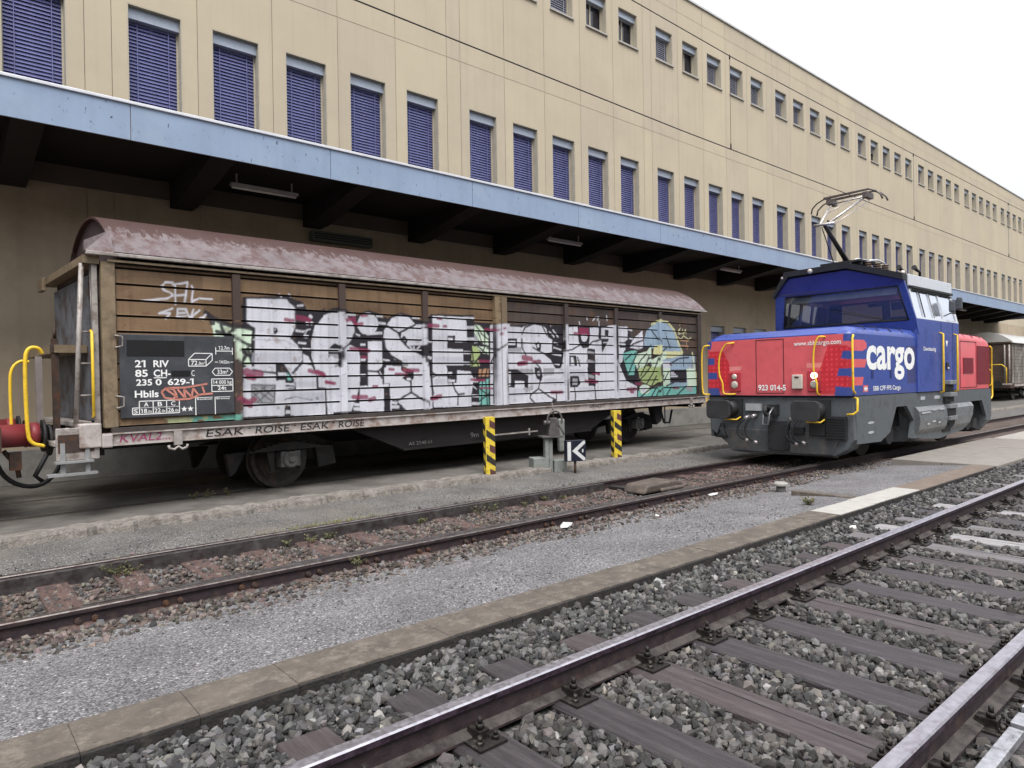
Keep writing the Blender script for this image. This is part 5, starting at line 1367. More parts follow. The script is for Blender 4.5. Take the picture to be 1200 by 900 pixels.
# rear hood
mb = MB(); loft(mb, [hsec(5.62, 1.498, 2.64), hsec(7.7, 1.498, 2.6), hsec(7.98, 1.495, 2.54), hsec(8.13, 1.42, 2.42)]); mb.add(hsec(8.13, 1.42, 2.42), [tuple(range(10))[::-1]])
rh = mb.build('rear_hood', l_red, LO)
redv = pm('vent_red', (.2, .015, .03), .5, 0, .1)
mb = MB(); 
for (x0, x1, z0, z1) in ((5.98, 6.72, 1.67, 2.04), (7.02, 8.0, 1.4, 2.34)):
    mb.box(x0, x1, -1.508, -1.5, z0, z1); z = z0
    while z < z1 - .03: mb.box(x0 + .01, x1 - .01, -1.516, -1.508, z + .012, z + .03); z += .045
mb.build('vent_grille', redv, rh)
mb = MB().box(5.78, 6.96, -1.506, -1.5, 1.33, 1.342).box(5.78, 6.96, -1.506, -1.5, 2.42, 2.432).box(5.78, 5.792, -1.506, -1.5, 1.33, 2.43).box(6.95, 6.962, -1.506, -1.5, 1.33, 2.43); mb.build('hood_door', dk, rh)
mb = MB()
for x in (6.2, 6.8, 7.4): mb.tube([(x, -1.478, 2.53), (x, -1.415, 2.6), (x, -1.28, 2.62)], .009, 5)
mb.build('hood_seam', dk, rh)
for pts in ([(8.1, -1.45, 1.78), (8.28, -1.47, 1.72), (8.36, -1.47, 1.56), (8.36, -1.47, 1.08), (8.26, -1.47, 1.02), (8.12, -1.45, 1.02)], [(8.1, 1.45, 1.78), (8.36, 1.47, 1.56), (8.36, 1.47, 1.08), (8.12, 1.45, 1.02)]): MB().tube(pts, .02, 8).build('grab_rail', yellow, LO)
MB().tube([(8.0, -1.52, 2.35), (8.06, -1.54, 2.3), (8.06, -1.54, 1.4), (8.0, -1.5, 1.34)], .016, 8).build('grab_rail', yellow, LO)
# cab walls
mb = MB().box(3.04, 5.62, -1.53, -1.47, 1.29, 2.82).box(3.04, 5.62, 1.47, 1.53, 1.29, 2.82)
fplate(mb, [(1.55, 2.5), (-1.55, 2.5), (-1.535, 2.80), (1.535, 2.80)], 0, .05)
fplate(mb, [(1.535, 2.80), (1.32, 2.80), (1.15, 3.5), (1.385, 3.6)], 0, .06); fplate(mb, [(-1.39, 2.80), (-1.535, 2.80), (-1.40, 3.6), (-1.265, 3.5)], 0, .06)
cabw = mb.build('cab', l_blue, LO, bevel=.008)
mb = MB(); fplate(mb, [(1.385, 3.6), (1.15, 3.5), (-1.265, 3.5), (-1.40, 3.6), (-.31, 3.93), (.97, 3.9)], -.002, .05); mb.build('cab_brow', l_blue2, LO)
mb = MB().box(5.58, 5.62, -1.47, 1.47, 1.29, 2.9).hexa([(5.5, -1.42, 3.45), (5.54, -1.42, 3.45), (5.54, 1.42, 3.45), (5.5, 1.42, 3.45), (5.46, -1.38, 3.6), (5.5, -1.38, 3.6), (5.5, 1.38, 3.6), (5.46, 1.38, 3.6)])
for a, b in ((-1.47, -1.1), (1.1, 1.47), (-.1, .1)): mb.hexa([(5.58, a, 2.9), (5.62, a, 2.9), (5.62, b, 2.9), (5.58, b, 2.9), (5.5, a*.96, 3.45), (5.54, a*.96, 3.45), (5.54, b*.96, 3.45), (5.5, b*.96, 3.45)])
mb.build('cab_rear_wall', pm('cab_wall_grey', (.2, .205, .2), .6, 0, .1), LO)
MB().box(3.05, 5.56, -1.469, -1.46, 1.9, 2.8).box(3.05, 5.56, 1.46, 1.469, 1.9, 2.8).build('cab_side_lining', pm('cab_wall_grey', (.2, .205, .2), .6), LO)
# upper side: leaning band with reflecting panes
def sy(z, s): return s*(1.53 - .14*(z - 2.82)/.75)
def splate(mb, x0, x1, z0, z1, d, s=-1, th=.03, m=0, sk=0.):
    k = lambda x, z: x + sk*(z - 2.82)
    p = [(k(x0, z0), sy(z0, s) + s*d, z0), (k(x1, z0), sy(z0, s) + s*d, z0), (k(x1, z0), sy(z0, s) + s*(d - th), z0), (k(x0, z0), sy(z0, s) + s*(d - th), z0), (k(x0, z1), sy(z1, s) + s*d, z1), (k(x1, z1), sy(z1, s) + s*d, z1), (k(x1, z1), sy(z1, s) + s*(d - th), z1), (k(x0, z1), sy(z1, s) + s*(d - th), z1)]
    return mb.hexa(p, m)
mirror_glass = pm('mirror_glass', (.8, .84, .92), .06, .85, .03, 2, spec=.8)
for s in (-1, 1):
    mb = MB(); splate(mb, 3.02, 5.6, 2.821, 2.86, .0, s, .05); splate(mb, 3.02, 5.55, 3.42, 3.56, -.002, s, .05)
    for a, b in ((3.0, 3.08), (3.48, 3.53), (4.03, 4.12), (4.62, 4.70), (5.46, 5.58)): splate(mb, a, b, 2.861, 3.419, .0, s, .05, sk=-.12)
    mb.build('window_frame', l_light, LO)
    for a, b in ((3.08, 3.48), (3.53, 4.03), (4.12, 4.62), (4.70, 5.46)):
        mb = MB(); splate(mb, a, b, 2.862, 3.418, -.018, s, .012, sk=-.12); mb.build('side_window', mirror_glass, LO)
mb = MB(); splate(mb, 3.485, 3.53, 2.862, 3.42, .008, -1, .006, sk=-.12); splate(mb, 4.06, 4.085, 2.87, 3.42, .006, -1, .005, sk=-.12); splate(mb, 3.1, 5.5, 3.40, 3.43, .008, -1, .006); mb.build('window_seal', l_black, LO)
# windscreen with a see-through cab behind it
cg = bpy.data.materials.new('clear_glass'); cg.use_nodes = True; n_ = cg.node_tree.nodes; l_ = cg.node_tree.links; n_.clear()
oo = n_.new('ShaderNodeOutputMaterial'); mxs = n_.new('ShaderNodeMixShader'); tr = n_.new('ShaderNodeBsdfTransparent'); gl = n_.new('ShaderNodeBsdfGlossy'); fr = n_.new('ShaderNodeFresnel'); ma = n_.new('ShaderNodeMath')
tr.inputs[0].default_value = (.62, .64, .63, 1); gl.inputs['Roughness'].default_value = .03; gl.inputs['Color'].default_value = (.9, .93, 1, 1); fr.inputs[0].default_value = 1.5; ma.operation = 'ADD'; ma.inputs[1].default_value = .07
l_.new(fr.outputs[0], ma.inputs[0]); l_.new(ma.outputs[0], mxs.inputs[0]); l_.new(tr.outputs[0], mxs.inputs[1]); l_.new(gl.outputs[0], mxs.inputs[2]); l_.new(mxs.outputs[0], oo.inputs[0])
mb = MB(); v = [(y, z) for y, z in ((1.32, 2.80), (1.15, 3.5), (-1.265, 3.5), (-1.39, 2.80))]
mb.add([(xf(z) + .02, y, z) for y, z in v], [(0, 1, 2, 3)]); mb.build('windscreen', cg, LO)
mb = MB()
for a, b in zip(v, v[1:] + v[:1]): mb.tube([(xf(a[1]) + .012, a[0], a[1]), (xf(b[1]) + .012, b[0], b[1])], .022, 6)
mb.build('windscreen_seal', l_black, LO)
wp = MB().tube([(xf(2.84) - .02, -.9, 2.84), (xf(2.9) - .03, -.6, 2.9), (xf(3.2) - .03, .15, 3.1)], .008, 5).tube([(xf(2.84) - .02, 1.2, 2.84), (xf(3.1) - .03, .85, 3.1)], .008, 5); wp.build('wiper', l_black, LO)
ig = pm('cab_interior', (.3, .31, .3), .7, 0, .1); ix = pm('cab_console', (.06, .065, .07), .6)
MB().box(3.1, 5.55, -1.46, 1.46, 1.8, 1.85).box(3.1, 5.5, -1.36, 1.36, 3.5, 3.53).build('cab_lining', ig, LO)
MB().box(3.15, 3.6, -1.2, 1.2, 1.86, 2.7).box(3.3, 3.5, -.9, -.2, 2.7, 2.86).build('console', ix, LO, bevel=.03)
MB().box(xf(3.4) + .1, xf(3.4) + .12, -1.2, 1.1, 3.34, 3.47).build('sun_visor', pm('visor_grey', (.42, .44, .44), .6), LO)
st = MB().box(4.1, 4.6, -1.0, -.45, 2.2, 2.35).box(4.5, 4.62, -1.0, -.45, 2.35, 3.0).box(4.3, 4.4, -.8, -.65, 1.86, 2.2); st.build('seat', ix, LO, bevel=.04)
# roof
RF = [(1.40, 3.54), (1.02, 4.0), (-.33, 4.045), (-1.385, 3.70), (-1.385, 3.565)]
rm = pm('loco_roof', (.06, .062, .068), .55, .2, .2, 5)
mb = MB().prism(RF, 'x', 2.72, 5.56); roof = mb.build('cab_roof', rm, LO)
mb = MB(); outer = [(1.45, 3.5), (1.05, 4.05), (-.33, 4.085), (-1.42, 3.73), (-1.42, 3.60)]; inner = [(1.385, 3.5), (.98, 3.94), (-.33, 3.965), (-1.36, 3.62), (-1.40, 3.60)]
ring = [(2.5, 2.75)]
for i in range(len(outer) - 1):
    a, b, c, d = outer[i], outer[i+1], inner[i+1], inner[i]
    mb.hexa([(2.5 + (4.05 - p[1])*.25, p[0], p[1]) for p in (a, b, c, d)] + [(2.78, p[0], p[1]) for p in (a, b, c, d)])
mb.build('roof_rim', pm('roof_rim_black', (.03, .03, .033), .6, 0, .2), LO)
mb = MB()
for k in range(34):
    x = 2.85 + .08*k; mb.hexa([(x, -.36, 4.045), (x + .03, -.36, 4.045), (x + .03, -1.36, 3.72), (x, -1.36, 3.72), (x, -.36, 4.075), (x + .03, -.36, 4.075), (x + .03, -1.36, 3.75), (x, -1.36, 3.75)])
mb.build('roof_ribs', l_dark, LO)
MB().box(2.9, 5.5, -1.43, -1.388, 3.5, 3.74).build('roof_side_panel', l_light, LO, bevel=.012)
MB().box(3.0, 5.45, -1.47, -1.40, 3.455, 3.5).build('rain_gutter', l_dark, LO)
MB().ball((2.52, .45, 4.0), .06).build('roof_lamp', lens, LO); MB().ball((2.55, 1.12, 3.93), .035).build('roof_lamp', lens, LO)
mb = MB(); mb.ball((2.95, -1.3, 3.78), .05); mb.build('roof_lamp', lens, LO)
for x, y, d in ((4.6, -.75, 1), (4.95, -.95, 1)): MB().tube([(x, y, 3.88), (x + .02, y, 4.02), (x - .22, y, 4.06), (x - .34, y, 4.1)], [.03, .03, .035, .06], 8).build('horn', l_dark, LO)
for x, y in ((3.35, -.45), (3.75, -.5), (4.15, -.5)):
    MB().lathe([(.0, .0), (.05, 0), (.09, .03), (.05, .05), (.09, .08), (.05, .1), (.09, .13), (.04, .15), (0, .16)], (x, y, 4.03), 14, ax='z').build('insulator', pm('insulator_brown', (.16, .12, .1), .3), LO)
mb = MB(); mb.tube([(3.4, -.45, 4.2), (3.75, -.5, 4.24), (4.15, -.5, 4.2)], .02, 6).tube([(2.95, -.1, 4.06), (3.15, -.3, 4.24), (3.35, -.45, 4.2)], .015, 6); mb.build('roof_busbar', l_light, LO)
# mirrors
for (x, y, z, w_, h_) in ((4.85, -1.62, 3.16, .2, .27), (5.2, -1.66, 3.24, .17, .3)):
    mr = MB().box(x - w_/2, x + w_/2, y - .06, y + .04, z - h_/2, z + h_/2).build('mirror', pm('mirror_dark', (.05, .055, .065), .45), LO, bevel=.04)
MB().tube([(5.3, -1.45, 3.05), (5.15, -1.6, 3.02), (4.9, -1.62, 3.05)], .015, 6).build('mirror_arm', l_dark, LO)
# cab door, rails, steps
MB().box(4.44, 4.45, -1.534, -1.53, 1.3, 2.8).box(5.17, 5.18, -1.534, -1.53, 1.3, 2.8).box(4.44, 5.18, -1.534, -1.53, 1.3, 1.31).build('cab_door', pm('door_seam', (.012, .018, .08), .6), LO)
for x in (4.34, 5.26): MB().tube([(x, -1.53, 2.56), (x, -1.6, 2.54), (x, -1.6, 1.28), (x, -1.53, 1.26)], .022, 8).build('door_rail', yellow, LO)
MB().box(4.72, 4.84, -1.56, -1.531, 1.76, 1.92).build('door_handle', l_dark, LO, bevel=.01)
mb = MB(); lettering(mb, 'Domleschg', .08, 3.38, 2.16, lambda x, z: (x, -1.533, z), .72, .012); mb.build('lettering', white_paint, LO)
MB().add([(4.72, -1.533, 2.4), (4.79, -1.533, 2.26), (4.86, -1.533, 2.4)], [(0, 1, 2)]).build('door_mark', white_paint, LO)
MB().add([(4.74, -1.5625, 1.78), (4.83, -1.5625, 1.78), (4.83, -1.5625, 1.81), (4.74, -1.5625, 1.81)], [(0, 1, 2, 3)]).build('door_mark', white_paint, LO)
stp = pm('step_metal', (.22, .23, .24), .45, .3, .15)
for z in (1.43, 1.16, .9, .64): MB().box(4.6, 5.06, -1.65, -1.5, z, z + .09).build('step', stp, LO, bevel=.008)
MB().box(4.58, 5.08, -1.572, -1.5, 1.3, 1.43).box(4.58, 5.08, -1.572, -1.5, 1.03, 1.16).box(4.58, 5.08, -1.61, -1.5, .74, .9).box(4.5, 5.0, -1.52, -1.4, .38, .56).build('step_well', l_black, LO)
# underframe
mb = MB().prism([(.1, 1.28), (8.12, 1.28), (8.13, .56), (7.95, .46), (7.78, .48), (7.38, 1.0), (6.52, 1.0), (5.95, .36), (4.3, .25), (2.72, .36), (2.86, .72), (2.5, 1.03), (1.97, 1.03), (1.64, .55), (1.2, .4), (.16, .42)], 'y', -1.5, -1.43).build('side_skirt', l_grey, LO)
MB().prism([(.1, 1.28), (8.12, 1.28), (8.13, .56), (7.95, .46), (7.78, .48), (7.38, 1.0), (6.52, 1.0), (5.95, .36), (4.3, .25), (2.72, .36), (2.86, .72), (2.5, 1.03), (1.97, 1.03), (1.64, .55), (1.2, .4), (.16, .42)], 'y', 1.43, 1.5).build('side_skirt', l_grey, LO)
ts = [(-1.40, 1.0), (-1.53, .985), (-1.59, .9), (-1.605, .7), (-1.57, .52), (-1.46, .36), (-1.3, .27), (-1.0, .24), (-1.0, 1.0)]
mb = MB(); 
for xa, xb in ((2.92, 4.56), (5.1, 6.28)):
    n = len(ts); A = [(xa - (0 if xa > 4 else -(.0)) + (0 if xa > 4 else (.7 - z)*.12), y, z) for y, z in ts]; B = [(xb + (0 if xb < 5 else (z - .7)*.55), y, z) for y, z in ts]
    mb.add(A + B, [(i, n+i, n+(i+1) % n, (i+1) % n) for i in range(n)] + [tuple(range(n)), tuple(range(n, 2*n))[::-1]])
mb.build('side_tank', l_tank, LO)
mb = MB()
for x, z, w_ in ((3.25, 1.16, .26), (4.05, 1.16, .36)): mb.add([(x, -1.503, z - .035), (x + w_, -1.503, z - .035), (x + w_, -1.503, z + .035), (x, -1.503, z + .035)], [(0, 1, 2, 3)])
for x, z, w_ in ((3.0, .86, .5), (3.65, .9, .2), (4.05, .9, .3), (3.3, .62, .15), (3.6, .66, .2), (3.95, .62, .15)): mb.add([(x, -1.608, z - .012), (x + w_, -1.608, z - .012), (x + w_, -1.608, z + .02), (x, -1.608, z + .02)], [(0, 1, 2, 3)])
for x, z in ((.75, .78), (.75, .6)): mb.add([(x + .14*math.cos(t), -1.503, z + .025*math.sin(t)) for t in np.linspace(0, 6.28, 12, endpoint=False)], [tuple(range(12))])
mb.build('notice', pm('notice_grey', (.36, .38, .4), .6), LO)
MB().box(.4, 7.9, -1.2, 1.2, .6, 1.27).box(2.9, 6.2, -1.0, 1.0, .28, .6).build('frame_block', l_black, LO)
MB().box(.05, 8.1, -1.46, 1.46, 1.265, 1.2895).build('frame_seam', l_black, LO)
for x in (2.15, 7.0):
    for sg in (-1, 1):
        prof = [(.001, .0), (.3, .02), (.42, 0), (.47, 0), (.475, .1), (.5, .115), (.5, .135), (.001, .14)]
        MB().lathe([(r, -o*sg) for r, o in prof], (x, sg*.76, .475), 36).build('wheel', wheel_m, LO)
        MB().cyl((x, sg*.9, .47), (x, sg*1.3, .47), .24, .2, 20).build('axle_box', l_black, LO)
        MB().box(x - .6, x + .5, sg*1.02 - .06, sg*1.02 + .06, .5, .7).build('axle_arm', l_black, LO, bevel=.03)
mb = MB().prism([(7.3, .3), (7.75, .22), (8.05, .3), (8.1, .5), (7.4, .55)], 'y', -1.35, -.8); mb.build('rail_guard', l_dark, LO, bevel=.02)
# front end: buffer beam, plough, buffers, coupling, hoses, steps
SK = [(1.47, 1.265), (-1.48, 1.265), (-1.5, .5), (-1.36, .31), (-1.15, .185), (.5, .13), (.97, .24), (1.23, .42), (1.44, .58)]
mb = MB().prism(SK, 'x', .06, .5); mb.build('buffer_beam', l_grey, LO, bevel=.02)
mb = MB(); mb.hexa([(.04, -1.1, .2), (.04, .95, .16), (.3, .95, .12), (.3, -1.1, .12), (.02, -1.3, .62), (.02, 1.25, .62), (.3, 1.25, .62), (.3, -1.3, .62)]); mb.build('plough', pm('plough_grey', (.07, .075, .08), .6, .1, .25, 4, (.13, .115, .1), .45, 5), LO, bevel=.02)
MB().prism(SK, 'x', 8.09, 7.7).build('buffer_beam', l_grey, LO, bevel=.02)
for sg in (-1, 1):
    for x0, d in ((0, -1), (8.15, 1)):
        MB().box(*sorted((x0 + d*.5, x0 + d*.56)), sg*.885 - .25, sg*.885 + .25, .85, 1.21).build('buffer_head', pm('buffer_head_black', (.04, .041, .043), .55, .3, .2, 6), LO, bevel=.055, seg=3) if False else None
        mb = MB(); cy = sg*.885
        pr = [(cy + a*.26 - np.sign(a)*(.07 if abs(b) == 1 else 0), 1.03 + b*.185 - np.sign(b)*(.07 if abs(a) > 1 else 0)) for a, b in ()]
        rr = .075; pts = []
        for (ax_, az_, t0) in ((1, 1, 0), (-1, 1, 90), (-1, -1, 180), (1, -1, 270)):
            for t in (0, 30, 60, 90): pts.append((cy + ax_*(.26 - rr) + rr*math.cos(R(t0 + t)), 1.03 + az_*(.185 - rr) + rr*math.sin(R(t0 + t))))
        mb.prism(pts, 'x', *sorted((x0 + d*.5, x0 + d*.56))); bh = mb.build('buffer_head', pm('buffer_head_black', (.04, .041, .043), .55, .3, .2, 6), LO, bevel=.012)
        MB().cyl((x0 + d*.5, cy, 1.03), (x0 + d*.22, cy, 1.03), .1, n=18).cyl((x0 + d*.25, cy, 1.03), (x0 - d*.1, cy, 1.03), .15, n=18).box(*sorted((x0 - d*.06, x0 + d*.02)), cy - .2, cy + .2, .84, 1.22).build('buffer_shaft', l_dark, LO)
mb = MB().box(-.12, .08, -.09, .09, .92, 1.12); mb.tube([(-.1, 0, 1.05), (-.32, 0, 1.08), (-.36, 0, 1.0), (-.3, 0, .92), (-.22, 0, .94)], .035, 8); mb.build('draw_hook', l_dark, LO)
mb = MB()
mb.tube([(-.12, .05, 1.06), (-.22, .09, .95), (-.24, .1, .74), (-.24, -.02, .74), (-.22, -.03, .95), (-.12, -.05, 1.06)], .02, 8); mb.build('coupling_link', pm('link_grey', (.25, .25, .26), .4, .7, .2), LO)
mb = MB().box(-.01, .05, -.3, .12, .24, .8)
for y in (-.26, .08):
    for z in (.29, .45, .6, .75): mb.cyl((-.03, y, z), (.0, y, z), .022, n=6)
mb.build('coupler_plate', l_dark, LO)
for pts in ([(.55, .85), (.69, .69), (.68, .49), (.52, .4)], [(.4, .88), (.52, .72), (.5, .5), (.33, .37)], [(-.4, .86), (-.31, .65), (-.34, .48), (-.5, .38)], [(-.54, .86), (-.44, .65), (-.49, .46), (-.64, .41)]):
    y0, z0 = pts[0]; mb = MB().tube(chaikin([(.06, y0, z0 + .02), (-.1, y0, z0)] + [(-.17, y, z) for y, z in pts[1:3]] + [(-.1, pts[3][0], pts[3][1])]), .021, 8); hz = mb.build('brake_hose', black_rubber, LO)
    MB().cyl((.04, y0, z0 + .02), (-.1, y0, z0), .035, n=8).cyl((-.1, pts[3][0] + .03, pts[3][1] + .02), (-.1, pts[3][0] - .03, pts[3][1] - .01), .033, n=8).build('hose_fitting', pm('fitting', (.55, .5, .5), .35, .6, .2), hz)
MB().box(-.0, .06, .28, .6, .99, 1.13).build('plate', pm('plate_pale', (.3, .31, .32), .5, 0, .15), LO)
for yc in (.84, -.86): MB().tube([(.06, yc + .14, .88), (-.16, yc + .13, .81), (-.16, yc - .13, .81), (.06, yc - .14, .88)], .015, 6).build('foot_step', yellow, LO)
mb = MB().box(-.03, .05, -1.38, -1.02, .5, .92); z = .52
while z < .9: mb.box(-.045, -.03, -1.37, -1.03, z, z + .02); z += .05
mb.build('step_mesh', l_dark, LO); MB().box(.0, .05, 1.02, 1.3, .42, .46).tube([(.03, 1.28, .44), (.03, 1.18, .72)], .015, 6).tube([(.03, 1.04, .44), (.03, 1.14, .72)], .015, 6).build('step_mesh', l_dark, LO)
MB().box(-.02, .055, -.6, -.36, .56, .7).box(-.02, .055, -1.0, -.7, .55, .78).build('beam_plate', l_dark, LO, bevel=.01)
# pantograph
PG = MB().box(3.0, 3.9, -.45, .45, 4.16, 4.2).tube([(3.1, -.4, 4.05), (3.1, -.4, 4.18)], .04, 8).tube([(3.1, .4, 4.03), (3.1, .4, 4.18)], .04, 8).tube([(3.8, .0, 4.03), (3.8, .0, 4.18)], .04, 8).build('pantograph', l_dark, LO)
steel_l = pm('panto_steel', (.5, .47, .45), .35, .7, .2, 14)
MB().tube([(3.5, .02, 4.18), (2.30, .02, 4.93)], [.06, .042], 8).build('lower_arm', pm('arm_dark', (.035, .03, .033), .5, .3), PG)
MB().tube([(2.72, .02, 4.16), (2.18, .02, 4.86)], .012, 6).build('control_rod', steel_dark, PG)
MB().tube([(2.26, -.22, 4.92), (2.28, .24, 4.94)], .03, 8).tube([(2.28, .1, 4.95), (3.45, .38, 5.62)], .026, 6).tube([(2.28, -.1, 4.95), (3.45, -.40, 5.65)], .026, 6).tube([(2.34, -.16, 4.9), (3.5, -.46, 5.56)], .009, 5).tube([(3.45, .38, 5.62), (3.45, -.4, 5.65)], .018, 6).tube([(2.9, .24, 5.3), (3.45, -.05, 5.63)], .009, 5).build('upper_arm', steel_l, PG)
mb = MB()
for x in (3.34, 3.62):
    mb.tube([(x, .80, 5.46), (x, .77, 5.58), (x, .66, 5.68), (x, .5, 5.745), (x, -.5, 5.765), (x, -.64, 5.70), (x, -.74, 5.6), (x, -.78, 5.5)], .019, 6)
    mb.box(x - .02, x + .02, -.5, .5, 5.755, 5.785)
for y in (-.42, .38): mb.tube([(3.3, y, 5.66), (3.66, y, 5.7)], .03, 8).box(3.3, 3.66, y - .05, y + .05, 5.6, 5.72)
mb.build('collector_head', pm('panto_dark', (.12, .1, .095), .5, .5, .3, 14), PG)
# ================================================================== BOLLARDS, LEVER STAND, OTHER WAGONS
rust_stripe = pm('stripe_rust', (.085, .032, .03), .7, 0, .35, 14); blk_stripe = pm('stripe_black', (.02, .018, .016), .7, 0, .3, 10)
yel_old = pm('yellow_old', (.62, .46, .04), .55, 0, .18, 9, (.2, .13, .05), .4, 12)
def bollard(x, y, label, h):
    t = thing('bollard', label, 'bollard', (x, y, -.05), R(-20), 'striped bollards beside the wagon track')
    MB().box(-.07, .1, -.07, .07, -.1, h).build('post', yel_old, t, bevel=.006)
    mb = MB()
    for k in range(5):
        z = h - .1 - .21*k
        mb.add([(-.06, -.0725, z + .1), (.1, -.0725, z - .02), (.1, -.0725, z - .13), (-.06, -.0725, z - .02)] if k % 2 else [(.0, -.0725, z + .05), (.1, -.0725, z), (.1, -.0725, z - .12), (.0, -.0725, z - .07)], [(0, 3, 2, 1)], k % 2)
        mb.add([(.1025, -.07, z), (.1025, .07, z - .08), (.1025, .07, z - .19), (.1025, -.07, z - .12)], [(0, 3, 2, 1)], 0)
        mb.add([(-.0725, .07, z + .02), (-.0725, -.06, z - .06), (-.0725, -.06, z - .15), (-.0725, .07, z - .1)], [(0, 3, 2, 1)], 1)
    mb.build('stripes', [rust_stripe, blk_stripe], t)
bollard(7.42, 9.28, 'yellow and black striped bollard in front of the middle of the wagon, nearer the camera', 1.09)
bollard(10.88, 9.38, 'yellow and black striped bollard in front of the right wheel of the wagon', 1.06)
lv = thing('point_lever', 'grey point lever stand with a weight ring and a black and white arrow lantern', 'lever stand', (8.86, 9.18, -.06), R(-25))
cgrey = pm('lever_grey', (.2, .215, .2), .8, 0, .2, 6, (.12, .11, .09), .4, 8, .2)
lsteel = pm('lever_steel', (.11, .1, .1), .5, .5, .3, 12, (.2, .18, .16), .35, 14)
MB().box(-.4, -.16, -.1, .2, -.05, .29).box(.0, .24, -.12, .16, -.05, .24).build('base_block', cgrey, lv, bevel=.012)
MB().box(-.17, -.1, -.1, .02, -.05, .66).box(-.09, -.02, -.08, .04, -.05, .66).box(-.1, -.09, -.06, .0, .0, .6).build('post', cgrey, lv, bevel=.006)
MB().box(-.24, .17, -.16, .12, .66, .69).build('top_plate', lsteel, lv, bevel=.004)
mb = MB().prism([(-.1, .69), (.13, .69), (.08, 1.02), (-.05, 1.02)], 'y', -.09, .02); mb.tube([(.02 + .14*math.cos(t), -.1, .98 + .17*math.sin(t)) for t in np.linspace(-.4, 3.6, 16)], .022, 6); mb.cyl((-.17, -.03, .93), (.1, -.03, .93), .045, n=10).tube([(.1, -.1, .9), (.2, -.12, .7)], .02, 6); mb.build('lever_bracket', lsteel, lv, bevel=.008)
MB().tube([(.02, -.05, 1.0), (-.01, -.05, 1.3)], .014, 6).build('lever_rod', lsteel, lv)
MB().box(.23, .35, .25, .38, .35, .98).build('grey_slab', cgrey, lv, bevel=.03)
lan = MB().box(.12, .5, -.42, -.3, .24, .62).build('lantern', pm('lantern_black', (.008, .01, .022), .45, 0, .1), lv, bevel=.006)
fy = -.4225; q = lambda pts: [(.12 + a*.38, fy, .24 + b*.38) for a, b in pts]
mb = MB()
for pts in ([(.06, .04), (.24, .04), (.24, .94), (.06, .94)], [(.3, .5), (.86, .97), (.96, .97), (.96, .84), (.56, .5)], [(.3, .5), (.56, .5), (.96, .16), (.96, .03), (.86, .03)], [(.8, .42), (.87, .42), (.87, .58), (.8, .58)]):
    mb.add(q(pts), [tuple(range(len(pts)))])
mb.build('arrow_sign', pm('sign_white', (.52, .52, .52), .5, 0, .1), lan)
MB().cyl((.31, -.36, .0), (.31, -.36, .24), .025, n=8).box(.22, .4, -.42, -.3, -.03, .02).build('lantern_foot', rustdark, lv)
# ---- red flat wagon at the left edge, coupled to the graffiti wagon
RW = thing('flat_wagon', 'end of a red flat wagon with yellow handrails at the left edge', 'flat wagon'); RW.matrix_world = W.matrix_world
red_w = pm('flat_wagon_red', (.21, .03, .034), .5, 0, .2, 5, (.1, .03, .03), .4, 5)
MB().box(-12.5, -3.75, -1.1, 1.1, .98, 1.1).box(-3.76, -3.6, -1.2, 1.2, .9, 1.2).build('frame', rustdark, RW)
for sg in (-1, 1):
    MB().cyl((-4.6, sg*.95, 1.08), (-3.22, sg*.95, 1.08), .14, n=20).cyl((-3.3, sg*.95, 1.08), (-3.2, sg*.95, 1.08), .15, n=20).build('buffer', red_w, RW)
    MB().cyl((-3.2, sg*.95, 1.06), (-3.17, sg*.95, 1.06), .1, n=14).cyl((-3.17, sg*.95, 1.06), (-3.14, sg*.95, 1.06), .2, n=22).build('buffer_disc', steel_dark, RW)
MB().tube(chaikin([(-3.16, -1.08, 2.08), (-3.2, -1.1, 2.15), (-3.30, -1.1, 2.15), (-3.345, -1.1, 2.02), (-3.335, -1.1, 1.12), (-3.30, -1.1, .98), (-3.16, -1.1, .94)]), .023, 10).build('handrail', yellow, RW)
MB().tube(chaikin([(-3.27, -.9, 1.98), (-3.36, -.9, 2.0), (-3.455, -.9, 1.9), (-3.47, -.9, 1.7), (-3.46, -.9, 1.0)]), .018, 8).build('handrail', yellow, RW)
MB().box(-3.2, -3.13, -.86, -.82, 1.16, 2.05).build('end_post', pm('post_grey', (.22, .19, .18), .6, .2, .25, 6), RW)
MB().tube(chaikin([(-3.62, -.5, .85), (-3.5, -.55, .5), (-3.2, -.55, .36), (-2.95, -.5, .5), (-2.85, -.45, .8)]), .028, 8).tube([(-3.75, -1.0, .9), (-3.8, -1.02, .6), (-3.9, -1.02, .58)], .035, 6).build('brake_hose', black_rubber, RW)
MB().tube([(-3.55, -.9, .9), (-3.42, -.9, .7), (-3.4, -.9, .56)], .03, 6).box(-3.5, -3.38, -.98, -.9, .66, .88).build('hose_tap', rustdark, RW)
for s in (-6.0, -10.8):
    for sg in (-1, 1):
        prof = [(.001, .0), (.17, .055), (.4, 0), (.46, 0), (.465, .11), (.49, .12), (.49, .14), (.001, .14)]
        MB().lathe([(r, -o*sg) for r, o in prof], (s, sg*.74, .462), 36).build('wheel', wheel_m, RW)
    MB().cyl((s, -1.0, .462), (s, 1.0, .462), .08, n=12).build('axle', wheel_m, RW)
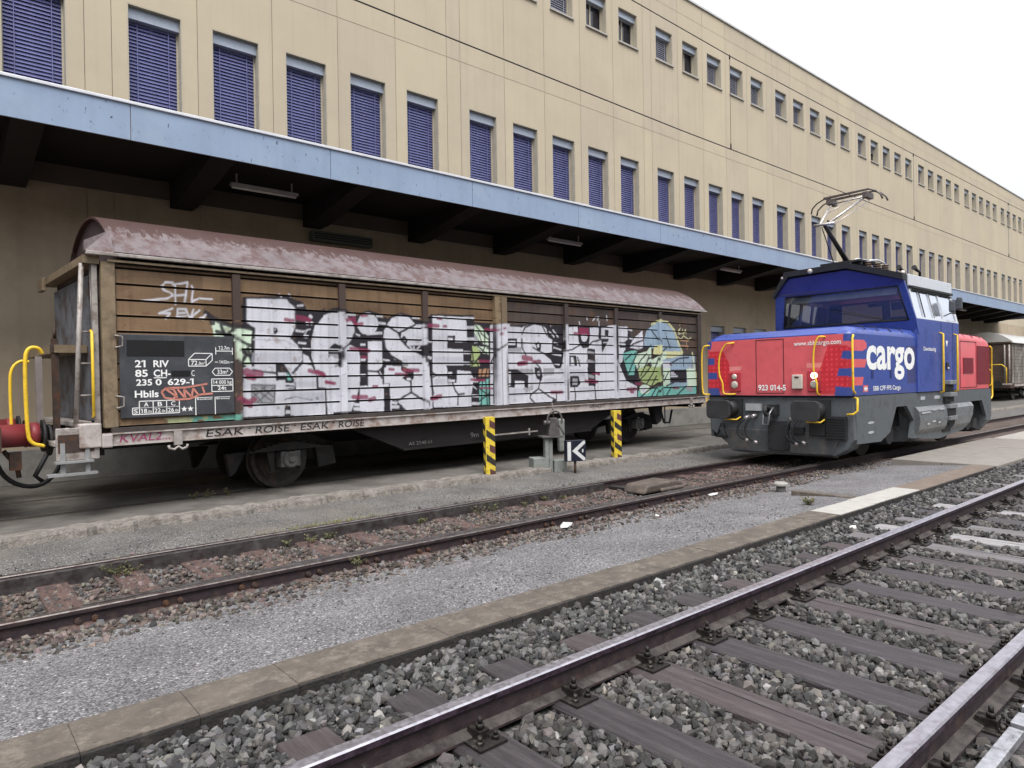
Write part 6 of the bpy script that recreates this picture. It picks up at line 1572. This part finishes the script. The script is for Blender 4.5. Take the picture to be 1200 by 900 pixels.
# ---- covered wagon behind the locomotive
FW = thing('freight_wagon', 'covered freight wagon with a pale arched roof far behind the locomotive at the right edge', 'freight wagon', (48.4, 12.62, .03))
sidem = pm('far_wagon_side', (.17, .15, .13), .8, 0, .3, 2.2, (.36, .35, .33), .4, 1.2); endb = pm('far_wagon_end', (.085, .06, .045), .8, 0, .3, 3)
mb = MB(); z = 1.02
while z < 3.4: mb.box(0, .03, -1.3, 1.3, z, z + .205); z += .215
mb.build('end_wall', endb, FW)
mb = MB().box(.035, 13.5, -1.28, 1.3, 1.0, 3.42); mb.build('body', sidem, FW)
mb = MB()
for k in range(8): x = .5 + 1.7*k; mb.box(x, x + .1, -1.34, -1.28, 1.0, 3.42)
z = 1.05
while z < 3.4: mb.box(.1, 13.4, -1.3, -1.281, z, z + .17); z += .2
mb.build('side_wall', sidem, FW)
ys = [1.4*math.sin(t) for t in np.linspace(-1.5, 1.5, 21)]; arch2 = [(y, 3.45 + .66*(1 - abs(y/1.42)**2.1)) for y in ys]
MB().prism([(-1.42, 3.42)] + arch2 + [(1.42, 3.42)], 'x', -.06, 13.6).build('roof', pm('far_roof', (.5, .49, .47), .5, .2, .1, 2), FW)
MB().box(-.08, -.062, -1.3, 1.3, 3.42, 3.5).build('end_beam', endb, FW)
for a, b in ((-.25, -.9), (.3, .9)): MB().tube([(-.4, a if a < 0 else .3, 1.0), (-.4, a if a < 0 else .3, 2.15), (-.4, b, 2.15), (-.4, b*1.25, 1.95), (-.4, b*1.25, 1.0)], .03, 6).build('handrail', yellow, FW)
MB().tube([(-.3, -1.25, 1.0), (-.3, -1.25, 3.3)], .05, 6).tube([(-.2, -1.0, 1.0), (-.2, -1.0, 3.3)], .04, 6).build('end_brace', grey_m, FW)
MB().box(-.6, 13.6, -1.36, 1.36, .78, 1.0).build('underframe', rustdark, FW); MB().box(-.62, -.4, -1.38, -.7, .95, 1.05).box(.2, 13.3, -1.40, -1.362, .86, .98).build('sill', sill_pale, FW)
for sg in (-1, 1): MB().cyl((-.6, sg*.875, 1.0), (-1.15, sg*.875, 1.0), .11, n=12).cyl((-1.15, sg*.875, 1.0), (-1.22, sg*.875, 1.0), .23, n=18).build('buffer', steel_dark, FW)
for s in (2.6, 10.6):
    for sg in (-1, 1):
        MB().lathe([(r, -o*sg) for r, o in [(.001, .0), (.17, .055), (.4, 0), (.46, 0), (.465, .11), (.49, .12), (.49, .14), (.001, .14)]], (s, sg*.74, .462), 30).build('wheel', wheel_m, FW)
        MB().box(s - .16, s + .16, sg*1.02 - .12, sg*1.02 + .12, .36, .62).build('axle_box', steel_dark, FW)
    MB().cyl((s, -1.0, .462), (s, 1.0, .462), .08, n=12).build('axle', wheel_m, FW)
